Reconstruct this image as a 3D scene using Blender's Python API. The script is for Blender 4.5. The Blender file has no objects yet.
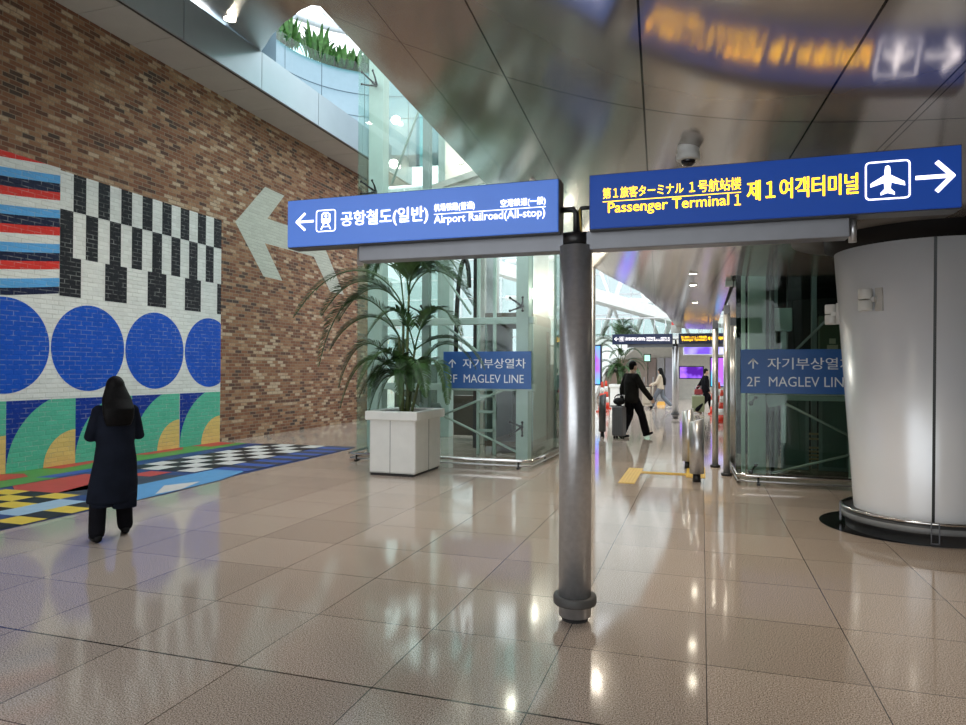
import bpy, bmesh, math, random
from mathutils import Vector, Matrix
random.seed(7)
SC = bpy.context.scene
COL = SC.collection
PI = math.pi

# ------------------------------------------------------------------ camera
F_PX, YAW, PITCH, ROLL, CAM_H = 680.0, math.radians(17.85), math.radians(0.572), math.radians(0.241), 1.6
FW = Vector((-math.sin(YAW)*math.cos(PITCH), math.cos(YAW)*math.cos(PITCH), math.sin(PITCH)))
R0 = Vector((math.cos(YAW), math.sin(YAW), 0)); U0 = R0.cross(FW)
RT = math.cos(ROLL)*R0 + math.sin(ROLL)*U0
UP = -math.sin(ROLL)*R0 + math.cos(ROLL)*U0
CAM = Vector((0, 0, CAM_H))
cd = bpy.data.cameras.new('camera'); cam = bpy.data.objects.new('camera', cd); COL.objects.link(cam)
cd.sensor_width = 36; cd.lens = F_PX/966*36; cd.clip_end = 300
M = Matrix((RT, UP, -FW)).transposed().to_4x4(); M.translation = CAM
cam.matrix_world = M
SC.camera = cam

def at(px, py, Y):
    """a point of the far hall read off at the distance Y"""
    v = FW + RT*((px-483)/F_PX) + UP*((362.5-py)/F_PX)
    return CAM + v*(Y/v.y)

# ------------------------------------------------------------------ materials
MATS = {}
def nodes(name):
    m = bpy.data.materials.new(name); m.use_nodes = True
    nt = m.node_tree; nt.nodes.clear()
    out = nt.nodes.new('ShaderNodeOutputMaterial')
    return m, nt, out
def N(nt, t, **kw):
    n = nt.nodes.new(t)
    for k, v in kw.items():
        if hasattr(n, k): setattr(n, k, v)
        else: n.inputs[k].default_value = v
    return n
def rgba(c): return (c[0], c[1], c[2], 1)
def mat(name, col, rough=.5, metal=0., emit=0., ecol=None, noise=.06, nscale=6., bump=0., spec=.5, aniso=None):
    if name in MATS: return MATS[name]
    m, nt, out = nodes(name)
    b = N(nt, 'ShaderNodeBsdfPrincipled'); nt.links.new(b.outputs[0], out.inputs[0])
    b.inputs['Roughness'].default_value = rough; b.inputs['Metallic'].default_value = metal
    b.inputs['Specular IOR Level'].default_value = spec
    tc = N(nt, 'ShaderNodeTexCoord'); nz = N(nt, 'ShaderNodeTexNoise')
    nz.inputs['Scale'].default_value = nscale; nz.inputs['Detail'].default_value = 4
    nt.links.new(tc.outputs['Object'], nz.inputs['Vector'])
    r = N(nt, 'ShaderNodeValToRGB')
    lo = [max(0, c*(1-noise)) for c in col]; hi = [min(1, c*(1+noise)) for c in col]
    r.color_ramp.elements[0].color = rgba(lo); r.color_ramp.elements[1].color = rgba(hi)
    r.color_ramp.elements[0].position = .3; r.color_ramp.elements[1].position = .7
    nt.links.new(nz.outputs['Fac'], r.inputs[0]); nt.links.new(r.outputs[0], b.inputs['Base Color'])
    if emit:
        b.inputs['Emission Color'].default_value = rgba(ecol or col); b.inputs['Emission Strength'].default_value = emit
    if bump:
        bp = N(nt, 'ShaderNodeBump'); bp.inputs['Strength'].default_value = bump; bp.inputs['Distance'].default_value = .02
        nt.links.new(nz.outputs['Fac'], bp.inputs['Height']); nt.links.new(bp.outputs[0], b.inputs['Normal'])
    MATS[name] = m
    return m

def mth(nt, op, a, b=None):
    n = nt.nodes.new('ShaderNodeMath'); n.operation = op
    for i, v in enumerate((a, b)):
        if v is None: continue
        if isinstance(v, (int, float)): n.inputs[i].default_value = v
        else: nt.links.new(v, n.inputs[i])
    return n.outputs[0]
def gridline(nt, coord, off, step, half):
    f = mth(nt, 'FRACT', mth(nt, 'DIVIDE', mth(nt, 'SUBTRACT', coord, off-step*100), step))
    d = mth(nt, 'MULTIPLY', mth(nt, 'SUBTRACT', .5, mth(nt, 'ABSOLUTE', mth(nt, 'SUBTRACT', f, .5))), step)
    return mth(nt, 'LESS_THAN', d, half)
def line(nt, coord, v, half):
    return mth(nt, 'LESS_THAN', mth(nt, 'ABSOLUTE', mth(nt, 'SUBTRACT', coord, v)), half)

def mat_floor():
    m, nt, out = nodes('polished_granite')
    b = N(nt, 'ShaderNodeBsdfPrincipled'); nt.links.new(b.outputs[0], out.inputs[0])
    tc = N(nt, 'ShaderNodeTexCoord'); sp = N(nt, 'ShaderNodeSeparateXYZ'); nt.links.new(tc.outputs['Object'], sp.inputs[0])
    nz = N(nt, 'ShaderNodeTexNoise'); nz.inputs['Scale'].default_value = 150; nz.inputs['Detail'].default_value = 3
    nt.links.new(tc.outputs['Object'], nz.inputs['Vector'])
    r = N(nt, 'ShaderNodeValToRGB'); cr = r.color_ramp
    cr.elements[0].position = .36; cr.elements[0].color = (.10, .075, .06, 1)
    cr.elements[1].position = .64; cr.elements[1].color = (.72, .62, .54, 1)
    e = cr.elements.new(.44); e.color = (.33, .265, .215, 1)
    e = cr.elements.new(.53); e.color = (.49, .405, .345, 1)
    nt.links.new(nz.outputs['Fac'], r.inputs[0])
    # slabs differ a little from one another
    vx = mth(nt, 'FLOOR', mth(nt, 'DIVIDE', mth(nt, 'SUBTRACT', sp.outputs[0], .024), .8))
    vy = mth(nt, 'FLOOR', mth(nt, 'DIVIDE', mth(nt, 'SUBTRACT', sp.outputs[1], 3.095), .81))
    cb = N(nt, 'ShaderNodeCombineXYZ'); nt.links.new(vx, cb.inputs[0]); nt.links.new(vy, cb.inputs[1])
    wn = N(nt, 'ShaderNodeTexWhiteNoise'); wn.noise_dimensions = '2D'; nt.links.new(cb.outputs[0], wn.inputs['Vector'])
    fac = mth(nt, 'ADD', .9, mth(nt, 'MULTIPLY', wn.outputs['Value'], .2))
    mx = N(nt, 'ShaderNodeVectorMath'); mx.operation = 'SCALE'
    nt.links.new(r.outputs[0], mx.inputs[0]); nt.links.new(fac, mx.inputs['Scale'])
    j = mth(nt, 'MAXIMUM', gridline(nt, sp.outputs[0], .024, .8, .0028), gridline(nt, sp.outputs[1], 3.095, .81, .0028))
    j = mth(nt, 'MAXIMUM', j, line(nt, sp.outputs[1], 3.095, .007))
    mix = N(nt, 'ShaderNodeMix'); mix.data_type = 'RGBA'
    nt.links.new(j, mix.inputs['Factor']); nt.links.new(mx.outputs[0], mix.inputs['A']); mix.inputs['B'].default_value = (.05, .04, .035, 1)
    nt.links.new(mix.outputs['Result'], b.inputs['Base Color'])
    b.inputs['Roughness'].default_value = .085
    b.inputs['IOR'].default_value = 1.6
    return m

def mat_brick(name, paint=None):
    """brickwork in the plane of the wall; with paint: the same bricks under a coat of wall paint"""
    if name in MATS: return MATS[name]
    m, nt, out = nodes(name)
    b = N(nt, 'ShaderNodeBsdfPrincipled'); nt.links.new(b.outputs[0], out.inputs[0])
    tc = N(nt, 'ShaderNodeTexCoord'); sp = N(nt, 'ShaderNodeSeparateXYZ'); nt.links.new(tc.outputs['Object'], sp.inputs[0])
    cb = N(nt, 'ShaderNodeCombineXYZ'); nt.links.new(sp.outputs[1], cb.inputs[0]); nt.links.new(sp.outputs[2], cb.inputs[1])
    br = N(nt, 'ShaderNodeTexBrick'); nt.links.new(cb.outputs[0], br.inputs['Vector'])
    br.offset = .5; br.squash = 1
    br.inputs['Scale'].default_value = 1; br.inputs['Brick Width'].default_value = .215; br.inputs['Row Height'].default_value = .0745
    br.inputs['Mortar Size'].default_value = .0075; br.inputs['Mortar Smooth'].default_value = .15
    br.inputs['Color1'].default_value = (0, 0, 0, 1); br.inputs['Color2'].default_value = (1, 1, 1, 1); br.inputs['Mortar'].default_value = (.5, .5, .5, 1)
    nz = N(nt, 'ShaderNodeTexNoise'); nz.inputs['Scale'].default_value = 30; nz.inputs['Detail'].default_value = 4
    nt.links.new(tc.outputs['Object'], nz.inputs['Vector'])
    if paint is None:
        n2 = N(nt, 'ShaderNodeTexNoise'); n2.inputs['Scale'].default_value = .55; n2.inputs['Detail'].default_value = 2
        nt.links.new(tc.outputs['Object'], n2.inputs['Vector'])
        val = mth(nt, 'ADD', br.outputs['Color'], mth(nt, 'MULTIPLY', mth(nt, 'SUBTRACT', n2.outputs['Fac'], .5), .5))
        val = mth(nt, 'ADD', val, mth(nt, 'MULTIPLY', mth(nt, 'SUBTRACT', nz.outputs['Fac'], .5), .35))
        r = N(nt, 'ShaderNodeValToRGB'); cr = r.color_ramp; cr.interpolation = 'LINEAR'
        cr.elements[0].position = 0; cr.elements[0].color = (.05, .03, .022, 1)
        cr.elements[1].position = 1; cr.elements[1].color = (.42, .31, .21, 1)
        for p, c in ((.05, (.075, .032, .018)), (.25, (.15, .055, .026)), (.5, (.20, .082, .037)), (.72, (.24, .118, .058)), (.86, (.32, .19, .105))):
            e = cr.elements.new(p); e.color = rgba(c)
        nt.links.new(val, r.inputs[0])
        mix = N(nt, 'ShaderNodeMix'); mix.data_type = 'RGBA'
        nt.links.new(br.outputs['Fac'], mix.inputs['Factor']); nt.links.new(r.outputs[0], mix.inputs['A'])
        mix.inputs['B'].default_value = (.23, .165, .11, 1)
    else:
        mix = N(nt, 'ShaderNodeMix'); mix.data_type = 'RGBA'
        lo = [c*.88 for c in paint]; hi = [min(1, c*1.1) for c in paint]
        mix.inputs['A'].default_value = rgba(lo); mix.inputs['B'].default_value = rgba(hi)
        nt.links.new(mth(nt, 'ADD', mth(nt, 'MULTIPLY', br.outputs['Color'], .6), mth(nt, 'MULTIPLY', nz.outputs['Fac'], .4)), mix.inputs['Factor'])
        # thin paint over the mortar joints, worn through here and there
        pale = sum(paint)/3 > .35
        m2 = N(nt, 'ShaderNodeMix'); m2.data_type = 'RGBA'; nt.links.new(mix.outputs['Result'], m2.inputs['A'])
        m2.inputs['B'].default_value = (.30, .29, .26, 1) if pale else (.46, .47, .45, 1)
        n3 = N(nt, 'ShaderNodeTexNoise'); n3.inputs['Scale'].default_value = 9; n3.inputs['Detail'].default_value = 3
        nt.links.new(tc.outputs['Object'], n3.inputs['Vector'])
        wear = mth(nt, 'MULTIPLY', mth(nt, 'SUBTRACT', n3.outputs['Fac'], .40), 3.2); wear.node.use_clamp = True
        nt.links.new(mth(nt, 'MULTIPLY', mth(nt, 'MULTIPLY', br.outputs['Fac'], wear), .42), m2.inputs['Factor'])
        mix = m2
        b.inputs['Specular IOR Level'].default_value = .15
    nt.links.new(mix.outputs['Result'], b.inputs['Base Color'])
    b.inputs['Roughness'].default_value = .8 if paint is None else .5
    bp = N(nt, 'ShaderNodeBump'); bp.inputs['Strength'].default_value = .9; bp.inputs['Distance'].default_value = .012
    h = mth(nt, 'ADD', mth(nt, 'SUBTRACT', 1., br.outputs['Fac']), mth(nt, 'MULTIPLY', nz.outputs['Fac'], .5))
    nt.links.new(h, bp.inputs['Height']); nt.links.new(bp.outputs[0], b.inputs['Normal'])
    MATS[name] = m
    return m

def mat_ceiling():
    """satin metal panels; UV = metres across and along the panels, dark open joints between them"""
    m, nt, out = nodes('satin_ceiling_panels')
    b = N(nt, 'ShaderNodeBsdfPrincipled'); nt.links.new(b.outputs[0], out.inputs[0])
    tc = N(nt, 'ShaderNodeTexCoord'); sp = N(nt, 'ShaderNodeSeparateXYZ'); nt.links.new(tc.outputs['UV'], sp.inputs[0])
    s, t = sp.outputs[0], sp.outputs[1]
    j = None
    for v, h in ((1.32, .004), (1.36, .003), (-.95, .006), (-.09, .006), (.84, .006), (2.6, .006), (-1.66, .004), (-3.9, .005), (-5.6, .005), (-7.3, .005)):
        l = line(nt, s, v, h); j = l if j is None else mth(nt, 'MAXIMUM', j, l)
    for v in (1.3, 4.2, 8.6, 13.0, 17.5, 22):
        j = mth(nt, 'MAXIMUM', j, line(nt, t, v, .005))
    j2 = None
    for v in (2.75, 5.65, 7.1, 10, 11.5):
        l = line(nt, t, v, .0025); j2 = l if j2 is None else mth(nt, 'MAXIMUM', j2, l)
    j2 = mth(nt, 'MULTIPLY', j2, .6)
    j = mth(nt, 'MAXIMUM', j, j2)
    nz = N(nt, 'ShaderNodeTexNoise'); nz.inputs['Scale'].default_value = 2; nz.inputs['Detail'].default_value = 3
    nt.links.new(tc.outputs['Object'], nz.inputs['Vector'])
    r = N(nt, 'ShaderNodeValToRGB'); r.color_ramp.elements[0].color = (.41, .38, .355, 1); r.color_ramp.elements[1].color = (.47, .435, .405, 1)
    nt.links.new(nz.outputs['Fac'], r.inputs[0])
    mix = N(nt, 'ShaderNodeMix'); mix.data_type = 'RGBA'
    nt.links.new(j, mix.inputs['Factor']); nt.links.new(r.outputs[0], mix.inputs['A']); mix.inputs['B'].default_value = (.01, .01, .01, 1)
    nt.links.new(mix.outputs['Result'], b.inputs['Base Color'])
    b.inputs['Metallic'].default_value = .65; b.inputs['Roughness'].default_value = .14
    bp = N(nt, 'ShaderNodeBump'); bp.inputs['Strength'].default_value = .02; bp.inputs['Distance'].default_value = .05
    nt.links.new(nz.outputs['Fac'], bp.inputs['Height']); nt.links.new(bp.outputs[0], b.inputs['Normal'])
    return m

def mat_glass(name, tint=(.86, .94, .91), ior=1.45):
    if name in MATS: return MATS[name]
    m, nt, out = nodes(name)
    tr = N(nt, 'ShaderNodeBsdfTransparent'); tr.inputs[0].default_value = rgba(tint)
    gl = N(nt, 'ShaderNodeBsdfGlossy'); gl.inputs['Roughness'].default_value = .01; gl.inputs[0].default_value = (1, 1, 1, 1)
    # same reflectance on the way into the pane and out of it
    ge = N(nt, 'ShaderNodeNewGeometry'); fr = N(nt, 'ShaderNodeFresnel')
    nt.links.new(mth(nt, 'POWER', ior, mth(nt, 'SUBTRACT', 1., mth(nt, 'MULTIPLY', ge.outputs['Backfacing'], 2.))), fr.inputs[0])
    mx = N(nt, 'ShaderNodeMixShader')
    nt.links.new(fr.outputs[0], mx.inputs[0]); nt.links.new(tr.outputs[0], mx.inputs[1]); nt.links.new(gl.outputs[0], mx.inputs[2])
    nt.links.new(mx.outputs[0], out.inputs[0])
    MATS[name] = m
    return m

FLOOR = mat_floor(); BRICK = mat_brick('old_brick'); CEIL = mat_ceiling()
GLASS = mat_glass('clear_glass'); GLASS_G = mat_glass('green_glass', (.93, .975, .96), 1.3); GLASS_D = mat_glass('dim_glass', (.70, .78, .74), 1.35)
STEEL = mat('brushed_steel', (.52, .52, .53), .3, .75, noise=.08, nscale=30)
CHROME = mat('chrome', (.62, .61, .6), .14, 1.)
DARK = mat('black_metal', (.012, .012, .013), .4)
BLACK = mat('black_rubber', (.006, .006, .007), .6, spec=.15)
BEAM = mat('grey_beam_paint', (.19, .195, .215), .35, .3)
WHITE = mat('white_enamel', (.62, .63, .61), .4)
OFFW = mat('off_white_plaster', (.60, .58, .53), .7)
COLM = mat('column_cladding', (.80, .82, .86), .26, .15, noise=.03, nscale=1.5)
SOFF = mat('soffit_panel', (.44, .415, .385), .5, noise=.04, nscale=2)
FASC = mat('fascia_panel', (.34, .40, .44), .32, .25, noise=.03, nscale=2)
BALW = mat('balcony_panel', (.26, .37, .44), .35, noise=.03)
PGREEN = mat('pale_green_steel', (.43, .53, .49), .4, noise=.05)
GREYG = mat('grey_green_steel', (.20, .26, .245), .4)
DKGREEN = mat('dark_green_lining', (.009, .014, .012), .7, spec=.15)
LEAF = mat('palm_leaf', (.035, .09, .022), .4, noise=.5, nscale=9)
LEAF2 = mat('broad_leaf', (.06, .17, .035), .45, noise=.45, nscale=9)
CANE = mat('palm_cane', (.09, .12, .035), .5, noise=.4, nscale=14)
SOIL = mat('potting_soil', (.03, .022, .015), .9, bump=.6, nscale=40)

# ------------------------------------------------------------------ mesh helpers
class MB:
    def __init__(self): self.bm = bmesh.new(); self.mi = 0
    def face(self, pts):
        vs = [self.bm.verts.new(p) for p in pts]
        f = self.bm.faces.new(vs); f.material_index = self.mi; return f
    def box(self, x0, x1, y0, y1, z0, z1, mtx=None):
        c = [Vector((x, y, z)) for z in (z0, z1) for y in (y0, y1) for x in (x0, x1)]
        if mtx: c = [mtx @ v for v in c]
        v = [self.bm.verts.new(p) for p in c]
        for q in ((0, 2, 3, 1), (4, 5, 7, 6), (0, 1, 5, 4), (2, 6, 7, 3), (0, 4, 6, 2), (1, 3, 7, 5)):
            f = self.bm.faces.new([v[i] for i in q]); f.material_index = self.mi
        return self
    def prism(self, pts, d):
        """closed outline pts (3D) pushed along d"""
        d = Vector(d); a = [self.bm.verts.new(p) for p in pts]; b = [self.bm.verts.new(Vector(p)+d) for p in pts]
        n = len(pts)
        fs = [self.bm.faces.new(a[::-1]), self.bm.faces.new(b)] + [self.bm.faces.new((a[i], a[(i+1) % n], b[(i+1) % n], b[i])) for i in range(n)]
        for f in fs: f.material_index = self.mi
        return self
    def tube(self, path, rad, seg=10, cap=True, flat=1.):
        path = [Vector(p) for p in path]; n = len(path)
        if isinstance(rad, (int, float)): rad = [rad]*n
        rings = []; prev = None
        for i, p in enumerate(path):
            t = (path[min(i+1, n-1)]-path[max(i-1, 0)]).normalized()
            if prev is None:
                a = t.orthogonal().normalized() if abs(t.z) > .9 else Vector((0, 0, 1)).cross(t).normalized()
            else: a = (prev - t*prev.dot(t)).normalized()
            prev = a; b = t.cross(a)
            rings.append([self.bm.verts.new(p+(a*math.cos(k*2*PI/seg)+b*math.sin(k*2*PI/seg)*flat)*rad[i]) for k in range(seg)])
        for i in range(n-1):
            for k in range(seg):
                f = self.bm.faces.new((rings[i][k], rings[i][(k+1) % seg], rings[i+1][(k+1) % seg], rings[i+1][k])); f.material_index = self.mi; f.smooth = True
        if cap:
            f = self.bm.faces.new(rings[0][::-1]); f.material_index = self.mi
            f = self.bm.faces.new(rings[-1]); f.material_index = self.mi
        return self
    def lathe(self, prof, c=(0, 0), seg=48, close=False):
        """prof = [(r, z)...] turned about the vertical through c"""
        rings = []
        for r, z in prof:
            rings.append([self.bm.verts.new((c[0]+r*math.cos(k*2*PI/seg), c[1]+r*math.sin(k*2*PI/seg), z)) for k in range(seg)])
        for i in range(len(rings)-1):
            for k in range(seg):
                f = self.bm.faces.new((rings[i][k], rings[i][(k+1) % seg], rings[i+1][(k+1) % seg], rings[i+1][k])); f.material_index = self.mi; f.smooth = True
        if close:
            self.bm.faces.new(rings[0][::-1]).material_index = self.mi; self.bm.faces.new(rings[-1]).material_index = self.mi
        return self
    def ellip(self, c, r, seg=14, mtx=None):
        mt = Matrix.Translation(c)
        if mtx: mt = mt @ mtx.to_4x4()
        mt = mt @ Matrix.Diagonal((r[0], r[1], r[2], 1))
        g = bmesh.ops.create_uvsphere(self.bm, u_segments=seg, v_segments=max(6, seg*2//3), radius=1, matrix=mt)
        for f in {f for v in g['verts'] for f in v.link_faces}: f.smooth = True; f.material_index = self.mi
        return self
    def build(self, name, m, parent=None, bevel=0., auto=True):
        bmesh.ops.recalc_face_normals(self.bm, faces=self.bm.faces)
        me = bpy.data.meshes.new(name); self.bm.to_mesh(me); self.bm.free()
        for q in (m if isinstance(m, (list, tuple)) else [m]): me.materials.append(q)
        o = bpy.data.objects.new(name, me); COL.objects.link(o)
        if parent is not None: attach(o, parent)
        if bevel:
            md = o.modifiers.new('bevel', 'BEVEL'); md.width = bevel; md.segments = 2; md.limit_method = 'ANGLE'
        return o

def world_loc(o):
    mw = o.matrix_local.copy()
    while o.parent is not None:
        mw = o.parent.matrix_local @ mw; o = o.parent
    return mw
def attach(o, parent):
    """parent, keeping mesh coordinates in the world frame of the parent's thing"""
    o.parent = parent
    if parent.type == 'EMPTY': o.location = -parent.location if parent.get('abs') else (0, 0, 0)

def tag(o, label=None, cat=None, group=None, kind=None):
    for k, v in (('label', label), ('category', cat), ('group', group), ('kind', kind)):
        if v: o[k] = v
    return o
def thing(name, label, cat, loc=(0, 0, 0), group=None, absolute=True):
    """an Empty at the thing's base; parts modelled in world coordinates (absolute) or around the base"""
    o = bpy.data.objects.new(name, None); COL.objects.link(o); o.location = loc; o.empty_display_size = .2
    if absolute: o['abs'] = 1
    return tag(o, label, cat, group)
def struct(o): o['kind'] = 'structure'; return o
def dup(o, parent=None, off=None, label=None, group=None):
    c = o.copy(); COL.objects.link(c)
    if parent is not None: c.parent = parent
    if off is not None: c.location = Vector(o.location)+Vector(off)
    if label: c['label'] = label
    if group: c['group'] = group
    for ch in list(o.children): dup(ch, c)
    return c
def bez(pts, n):
    out = []
    for i in range(n+1):
        t = i/n; q = [Vector(p) for p in pts]
        while len(q) > 1: q = [q[k].lerp(q[k+1], t) for k in range(len(q)-1)]
        out.append(q[0])
    return out

def text(parent, body, x0, x1, z0, z1, y, m, bold=.0, name='lettering', depth=.003):
    c = bpy.data.curves.new('text', 'FONT'); c.body = body; c.size = 1; c.extrude = .01; c.resolution_u = 3
    o = bpy.data.objects.new('text', c); COL.objects.link(o)
    dg = bpy.context.evaluated_depsgraph_get(); me = bpy.data.meshes.new_from_object(o.evaluated_get(dg))
    bpy.data.objects.remove(o); bpy.data.curves.remove(c)
    xs = [v.co.x for v in me.vertices]; ys = [v.co.y for v in me.vertices]
    ax, bx, ay, by = min(xs), max(xs), min(ys), max(ys)
    dx = bold*(z1-z0)*.8
    for v in me.vertices:
        X = x0+dx+(v.co.x-ax)/(bx-ax)*(x1-x0-2*dx); Z = z0+(v.co.y-ay)/(by-ay)*(z1-z0)
        v.co = (X, y-(depth if v.co.z > 0 else 0), Z)
    if dx:      # heavier strokes: the same outline again a hair to either side
        tb = bmesh.new()
        for k, sh in enumerate((-dx, 0, dx)):
            n0 = len(tb.verts); tb.from_mesh(me); tb.verts.ensure_lookup_table()
            for v in tb.verts[n0:]: v.co.x += sh; v.co.y -= .0002*k
        tb.to_mesh(me); tb.free()
    me.materials.clear(); me.materials.append(m); me.name = name
    o = bpy.data.objects.new(name, me); COL.objects.link(o); attach2(o, parent)
    return o
def attach2(o, parent):
    """child of a part: the part itself already carries the offset to world coordinates"""
    o.parent = parent
    if parent.type == 'EMPTY': attach(o, parent)

# ================================================================== THE SETTING
b = MB(); b.face([(-10.1, -8, 0), (9, -8, 0), (9, 60, 0), (-10.1, 60, 0)])
b.face([(-30, 20.0, 0), (-10.1, 20.0, 0), (-10.1, 60, 0), (-30, 60, 0)])
struct(b.build('floor', FLOOR))
b = MB(); b.box(-10.25, -9.95, -8, 20, 0, 7.9); struct(b.build('wall_left', BRICK))
b = MB(); b.box(9, 9.2, -8, 60, 0, 8); struct(b.build('wall_right', OFFW))  # out of view, put in to keep sky light off the right side

# soffit and fascia of the upper floor along the brick wall
b = MB()
ys = [-8, -3.6, -1.3, .9, 2.0, 3.1, 4.2, 5.3, 6.4, 7.55, 8.68, 9.8, 10.95, 12.07, 13.2, 14.3, 15.45, 16.6, 17.7, 18.8, 20]
for y0, y1 in zip(ys[:-1], ys[1:]): b.box(-9.94, -8.87, y0+.008, y1-.008, 7.51, 7.55)
struct(b.build('trim_1', SOFF))
b = MB(); b.box(-9.95, -8.9, -8, 20, 7.56, 7.7); struct(b.build('trim_2', DARK))
b = MB()
ys = [-8, -3.6, -1.35, .9, 3.15, 5.4, 7.65, 9.9, 12.17, 14.4, 16.65, 20]
for y0, y1 in zip(ys[:-1], ys[1:]): b.box(-8.9, -8.85, y0+.01, y1-.01, 7.49, 8.28)
struct(b.build('trim_3', FASC))
b = MB(); b.box(-8.97, -8.9, -8, 20, 7.5, 8.27); struct(b.build('trim_4', DARK))

# curved metal ceiling: a profile across (s) run along the hall (t)
DV = Vector((-.0582, .9983, 0)); NV = Vector((.9983, .0582, 0))
def lerp_tab(tab, s):
    if s <= tab[0][0]: return tab[0][1]
    for (a, va), (c, vc) in zip(tab[:-1], tab[1:]):
        if s <= c: return va+(vc-va)*(s-a)/(c-a)
    return tab[-1][1]
EDGE = [(-8.25, 12.8), (-6.45, 10.14), (-4.7, 7.53), (-3.25, 5.42), (-2.55, 4.46), (-2.28, 4.15), (-2.2, 4.11)]
EDGE2 = [(-2.2, 10.0), (-1.6, 12.3), (-1.1, 13.5), (-.4, 14.8), (.2, 19), (.45, 22.5), (.62, 24)]
def gz(s):
    """height of the shell: level on the right, rising to the left"""
    return 2.95+.282*math.log1p(math.exp(-(s-.03)/.6))+.0655*math.log1p(math.exp(-(s+2.45)/.25))
def surf(s, t): return NV*s + DV*t + Vector((0, 0, gz(s)))
b = MB(); uvl = b.bm.loops.layers.uv.new('UVMap')
def cquad(s0, s1, ta, tb):
    """strip between s0 and s1 whose ends run ta(s)..tb(s)"""
    st = [(s0, ta(s0)), (s1, ta(s1)), (s1, tb(s1)), (s0, tb(s0))]
    f = b.face([surf(*q) for q in st]); f.smooth = True
    for lp, q in zip(f.loops, st): lp[uvl].uv = q
def frange(a, c, step):
    n = max(1, round((c-a)/step)); return [a+(c-a)*i/n for i in range(n+1)]
back = lambda s: -1.0 if s < -.5 else max(-6.5, -1-(s+.5)*4)  # unseen rear edge, shaped to admit sky light and darken the right
cut = lambda s: 10.55+.0582*s
row = lambda s: 4.11
far_edge = lambda s: lerp_tab(EDGE2, s)
mid = lambda s: min(cut(s), far_edge(s)-.05)
ss = frange(-8.25, -2.2, .1)
for s0, s1 in zip(ss[:-1], ss[1:]): cquad(s0, s1, back, lambda s: lerp_tab(EDGE, s))
ss = frange(-2.2, .62, .06)
for s0, s1 in zip(ss[:-1], ss[1:]):
    for ta, tb in ((back, row), (row, mid), (mid, far_edge)): cquad(s0, s1, ta, tb)
ss = frange(.62, 9.3, .12)
for s0, s1 in zip(ss[:-1], ss[1:]):
    for ta, tb in ((back, row), (row, cut)): cquad(s0, s1, ta, tb)
ss = frange(.62, 1.82, .08)
for s0, s1 in zip(ss[:-1], ss[1:]): cquad(s0, s1, lambda s: max(cut(s), (s*.9983-.44)/.0582), lambda s: 24)
bmesh.ops.remove_doubles(b.bm, verts=b.bm.verts, dist=.001)
for f in b.bm.faces:
    f.normal_update()
    if f.normal.z > 0: f.normal_flip()
me = bpy.data.meshes.new('ceiling'); b.bm.to_mesh(me); b.bm.free(); me.materials.append(CEIL)
co = bpy.data.objects.new('ceiling', me); COL.objects.link(co); struct(co)
md = co.modifiers.new('thickness', 'SOLIDIFY'); md.thickness = .16; md.offset = -1
md = co.modifiers.new('edges', 'EDGE_SPLIT'); md.split_angle = math.radians(40)
# near black sheets standing in for the unlit void over the right shafts, blind walls
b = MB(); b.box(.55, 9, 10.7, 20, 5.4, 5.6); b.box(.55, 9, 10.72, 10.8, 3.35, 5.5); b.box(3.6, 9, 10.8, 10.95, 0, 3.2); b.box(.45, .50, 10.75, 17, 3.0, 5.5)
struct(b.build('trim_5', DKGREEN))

# far end of the far hall
b = MB(); b.box(-9.5, 9, 40, 40.3, 0, 3.3); struct(b.build('wall_far', OFFW))
b = MB(); b.box(3.0, 9, -6.9, -6.6, 0, 3.2); struct(b.build('wall_rear_blocker', OFFW))  # unseen wall behind the camera, added to darken the floor at right
b = MB(); b.box(-30, 9, 46, 46.2, 0, 1.1); struct(b.build('wall_back', OFFW))
# glazed facade with a lattice of white bars, beyond everything
b = MB()
for x in frange(-30, 9, 1.5): b.box(x-.05, x+.05, 46, 46.15, 1.1, 15)
for z in frange(1.1, 15, 1.4): b.box(-30, 9, 46.01, 46.14, z-.05, z+.05)
struct(b.build('window_1', mat('white_mullion', (.55, .58, .6), .5)))

b = MB(); b.box(-30, 9, 46.17, 46.19, 1.1, 15); struct(b.build('window_2', mat_glass('tinted_glass', (.54, .58, .58), 1.2)))

# ================================================================== MURAL ON THE WALL (painted bricks)
MC = {'white': (.62, .63, .60), 'black': (.014, .014, .018), 'blue': (.006, .07, .42), 'navy': (.005, .03, .24), 'sky': (.09, .32, .62),
      'dnavy': (.008, .012, .04), 'red': (.56, .03, .022), 'green': (.085, .40, .27), 'sand': (.62, .45, .15)}
keys = list(MC); pm = [mat_brick('painted_brick_'+k, MC[k]) for k in keys]
b = MB(); lay = [0]
WX = -9.95
def wp(pts, col, lift):
    b.mi = keys.index(col); b.face([(WX+.003+.002*lift, y, z) for y, z in pts])
def wrect(y0, y1, z0, z1, col, lift): wp([(y0, z0), (y1, z0), (y1, z1), (y0, z1)], col, lift)
YA, YB = 4.6, 12.30
wrect(YA, 8.40, 0, 4.845, 'white', 0); wrect(8.40, YB, 0, 4.815, 'white', 0)
cw = (YB-8.40)/16
for i in range(16):
    y0 = 8.40+i*cw
    if i % 2: wrect(y0, y0+cw, 4.19, 4.815, 'black', 1)
    else:
        big = i % 4 == 0 and i > 0
        if i % 4 == 0: wrect(y0, y0+cw, 3.42, 4.19, 'black', 1)
        else: wrect(y0, y0+cw, 3.42, 4.19, 'black', 1)
for y0, y1 in ((8.40, 8.80), (9.285, 9.76), (10.245, 10.715), (11.215, 11.675), (12.175, 12.30)): wrect(y0, y1, 2.77, 3.42, 'black', 1)
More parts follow.
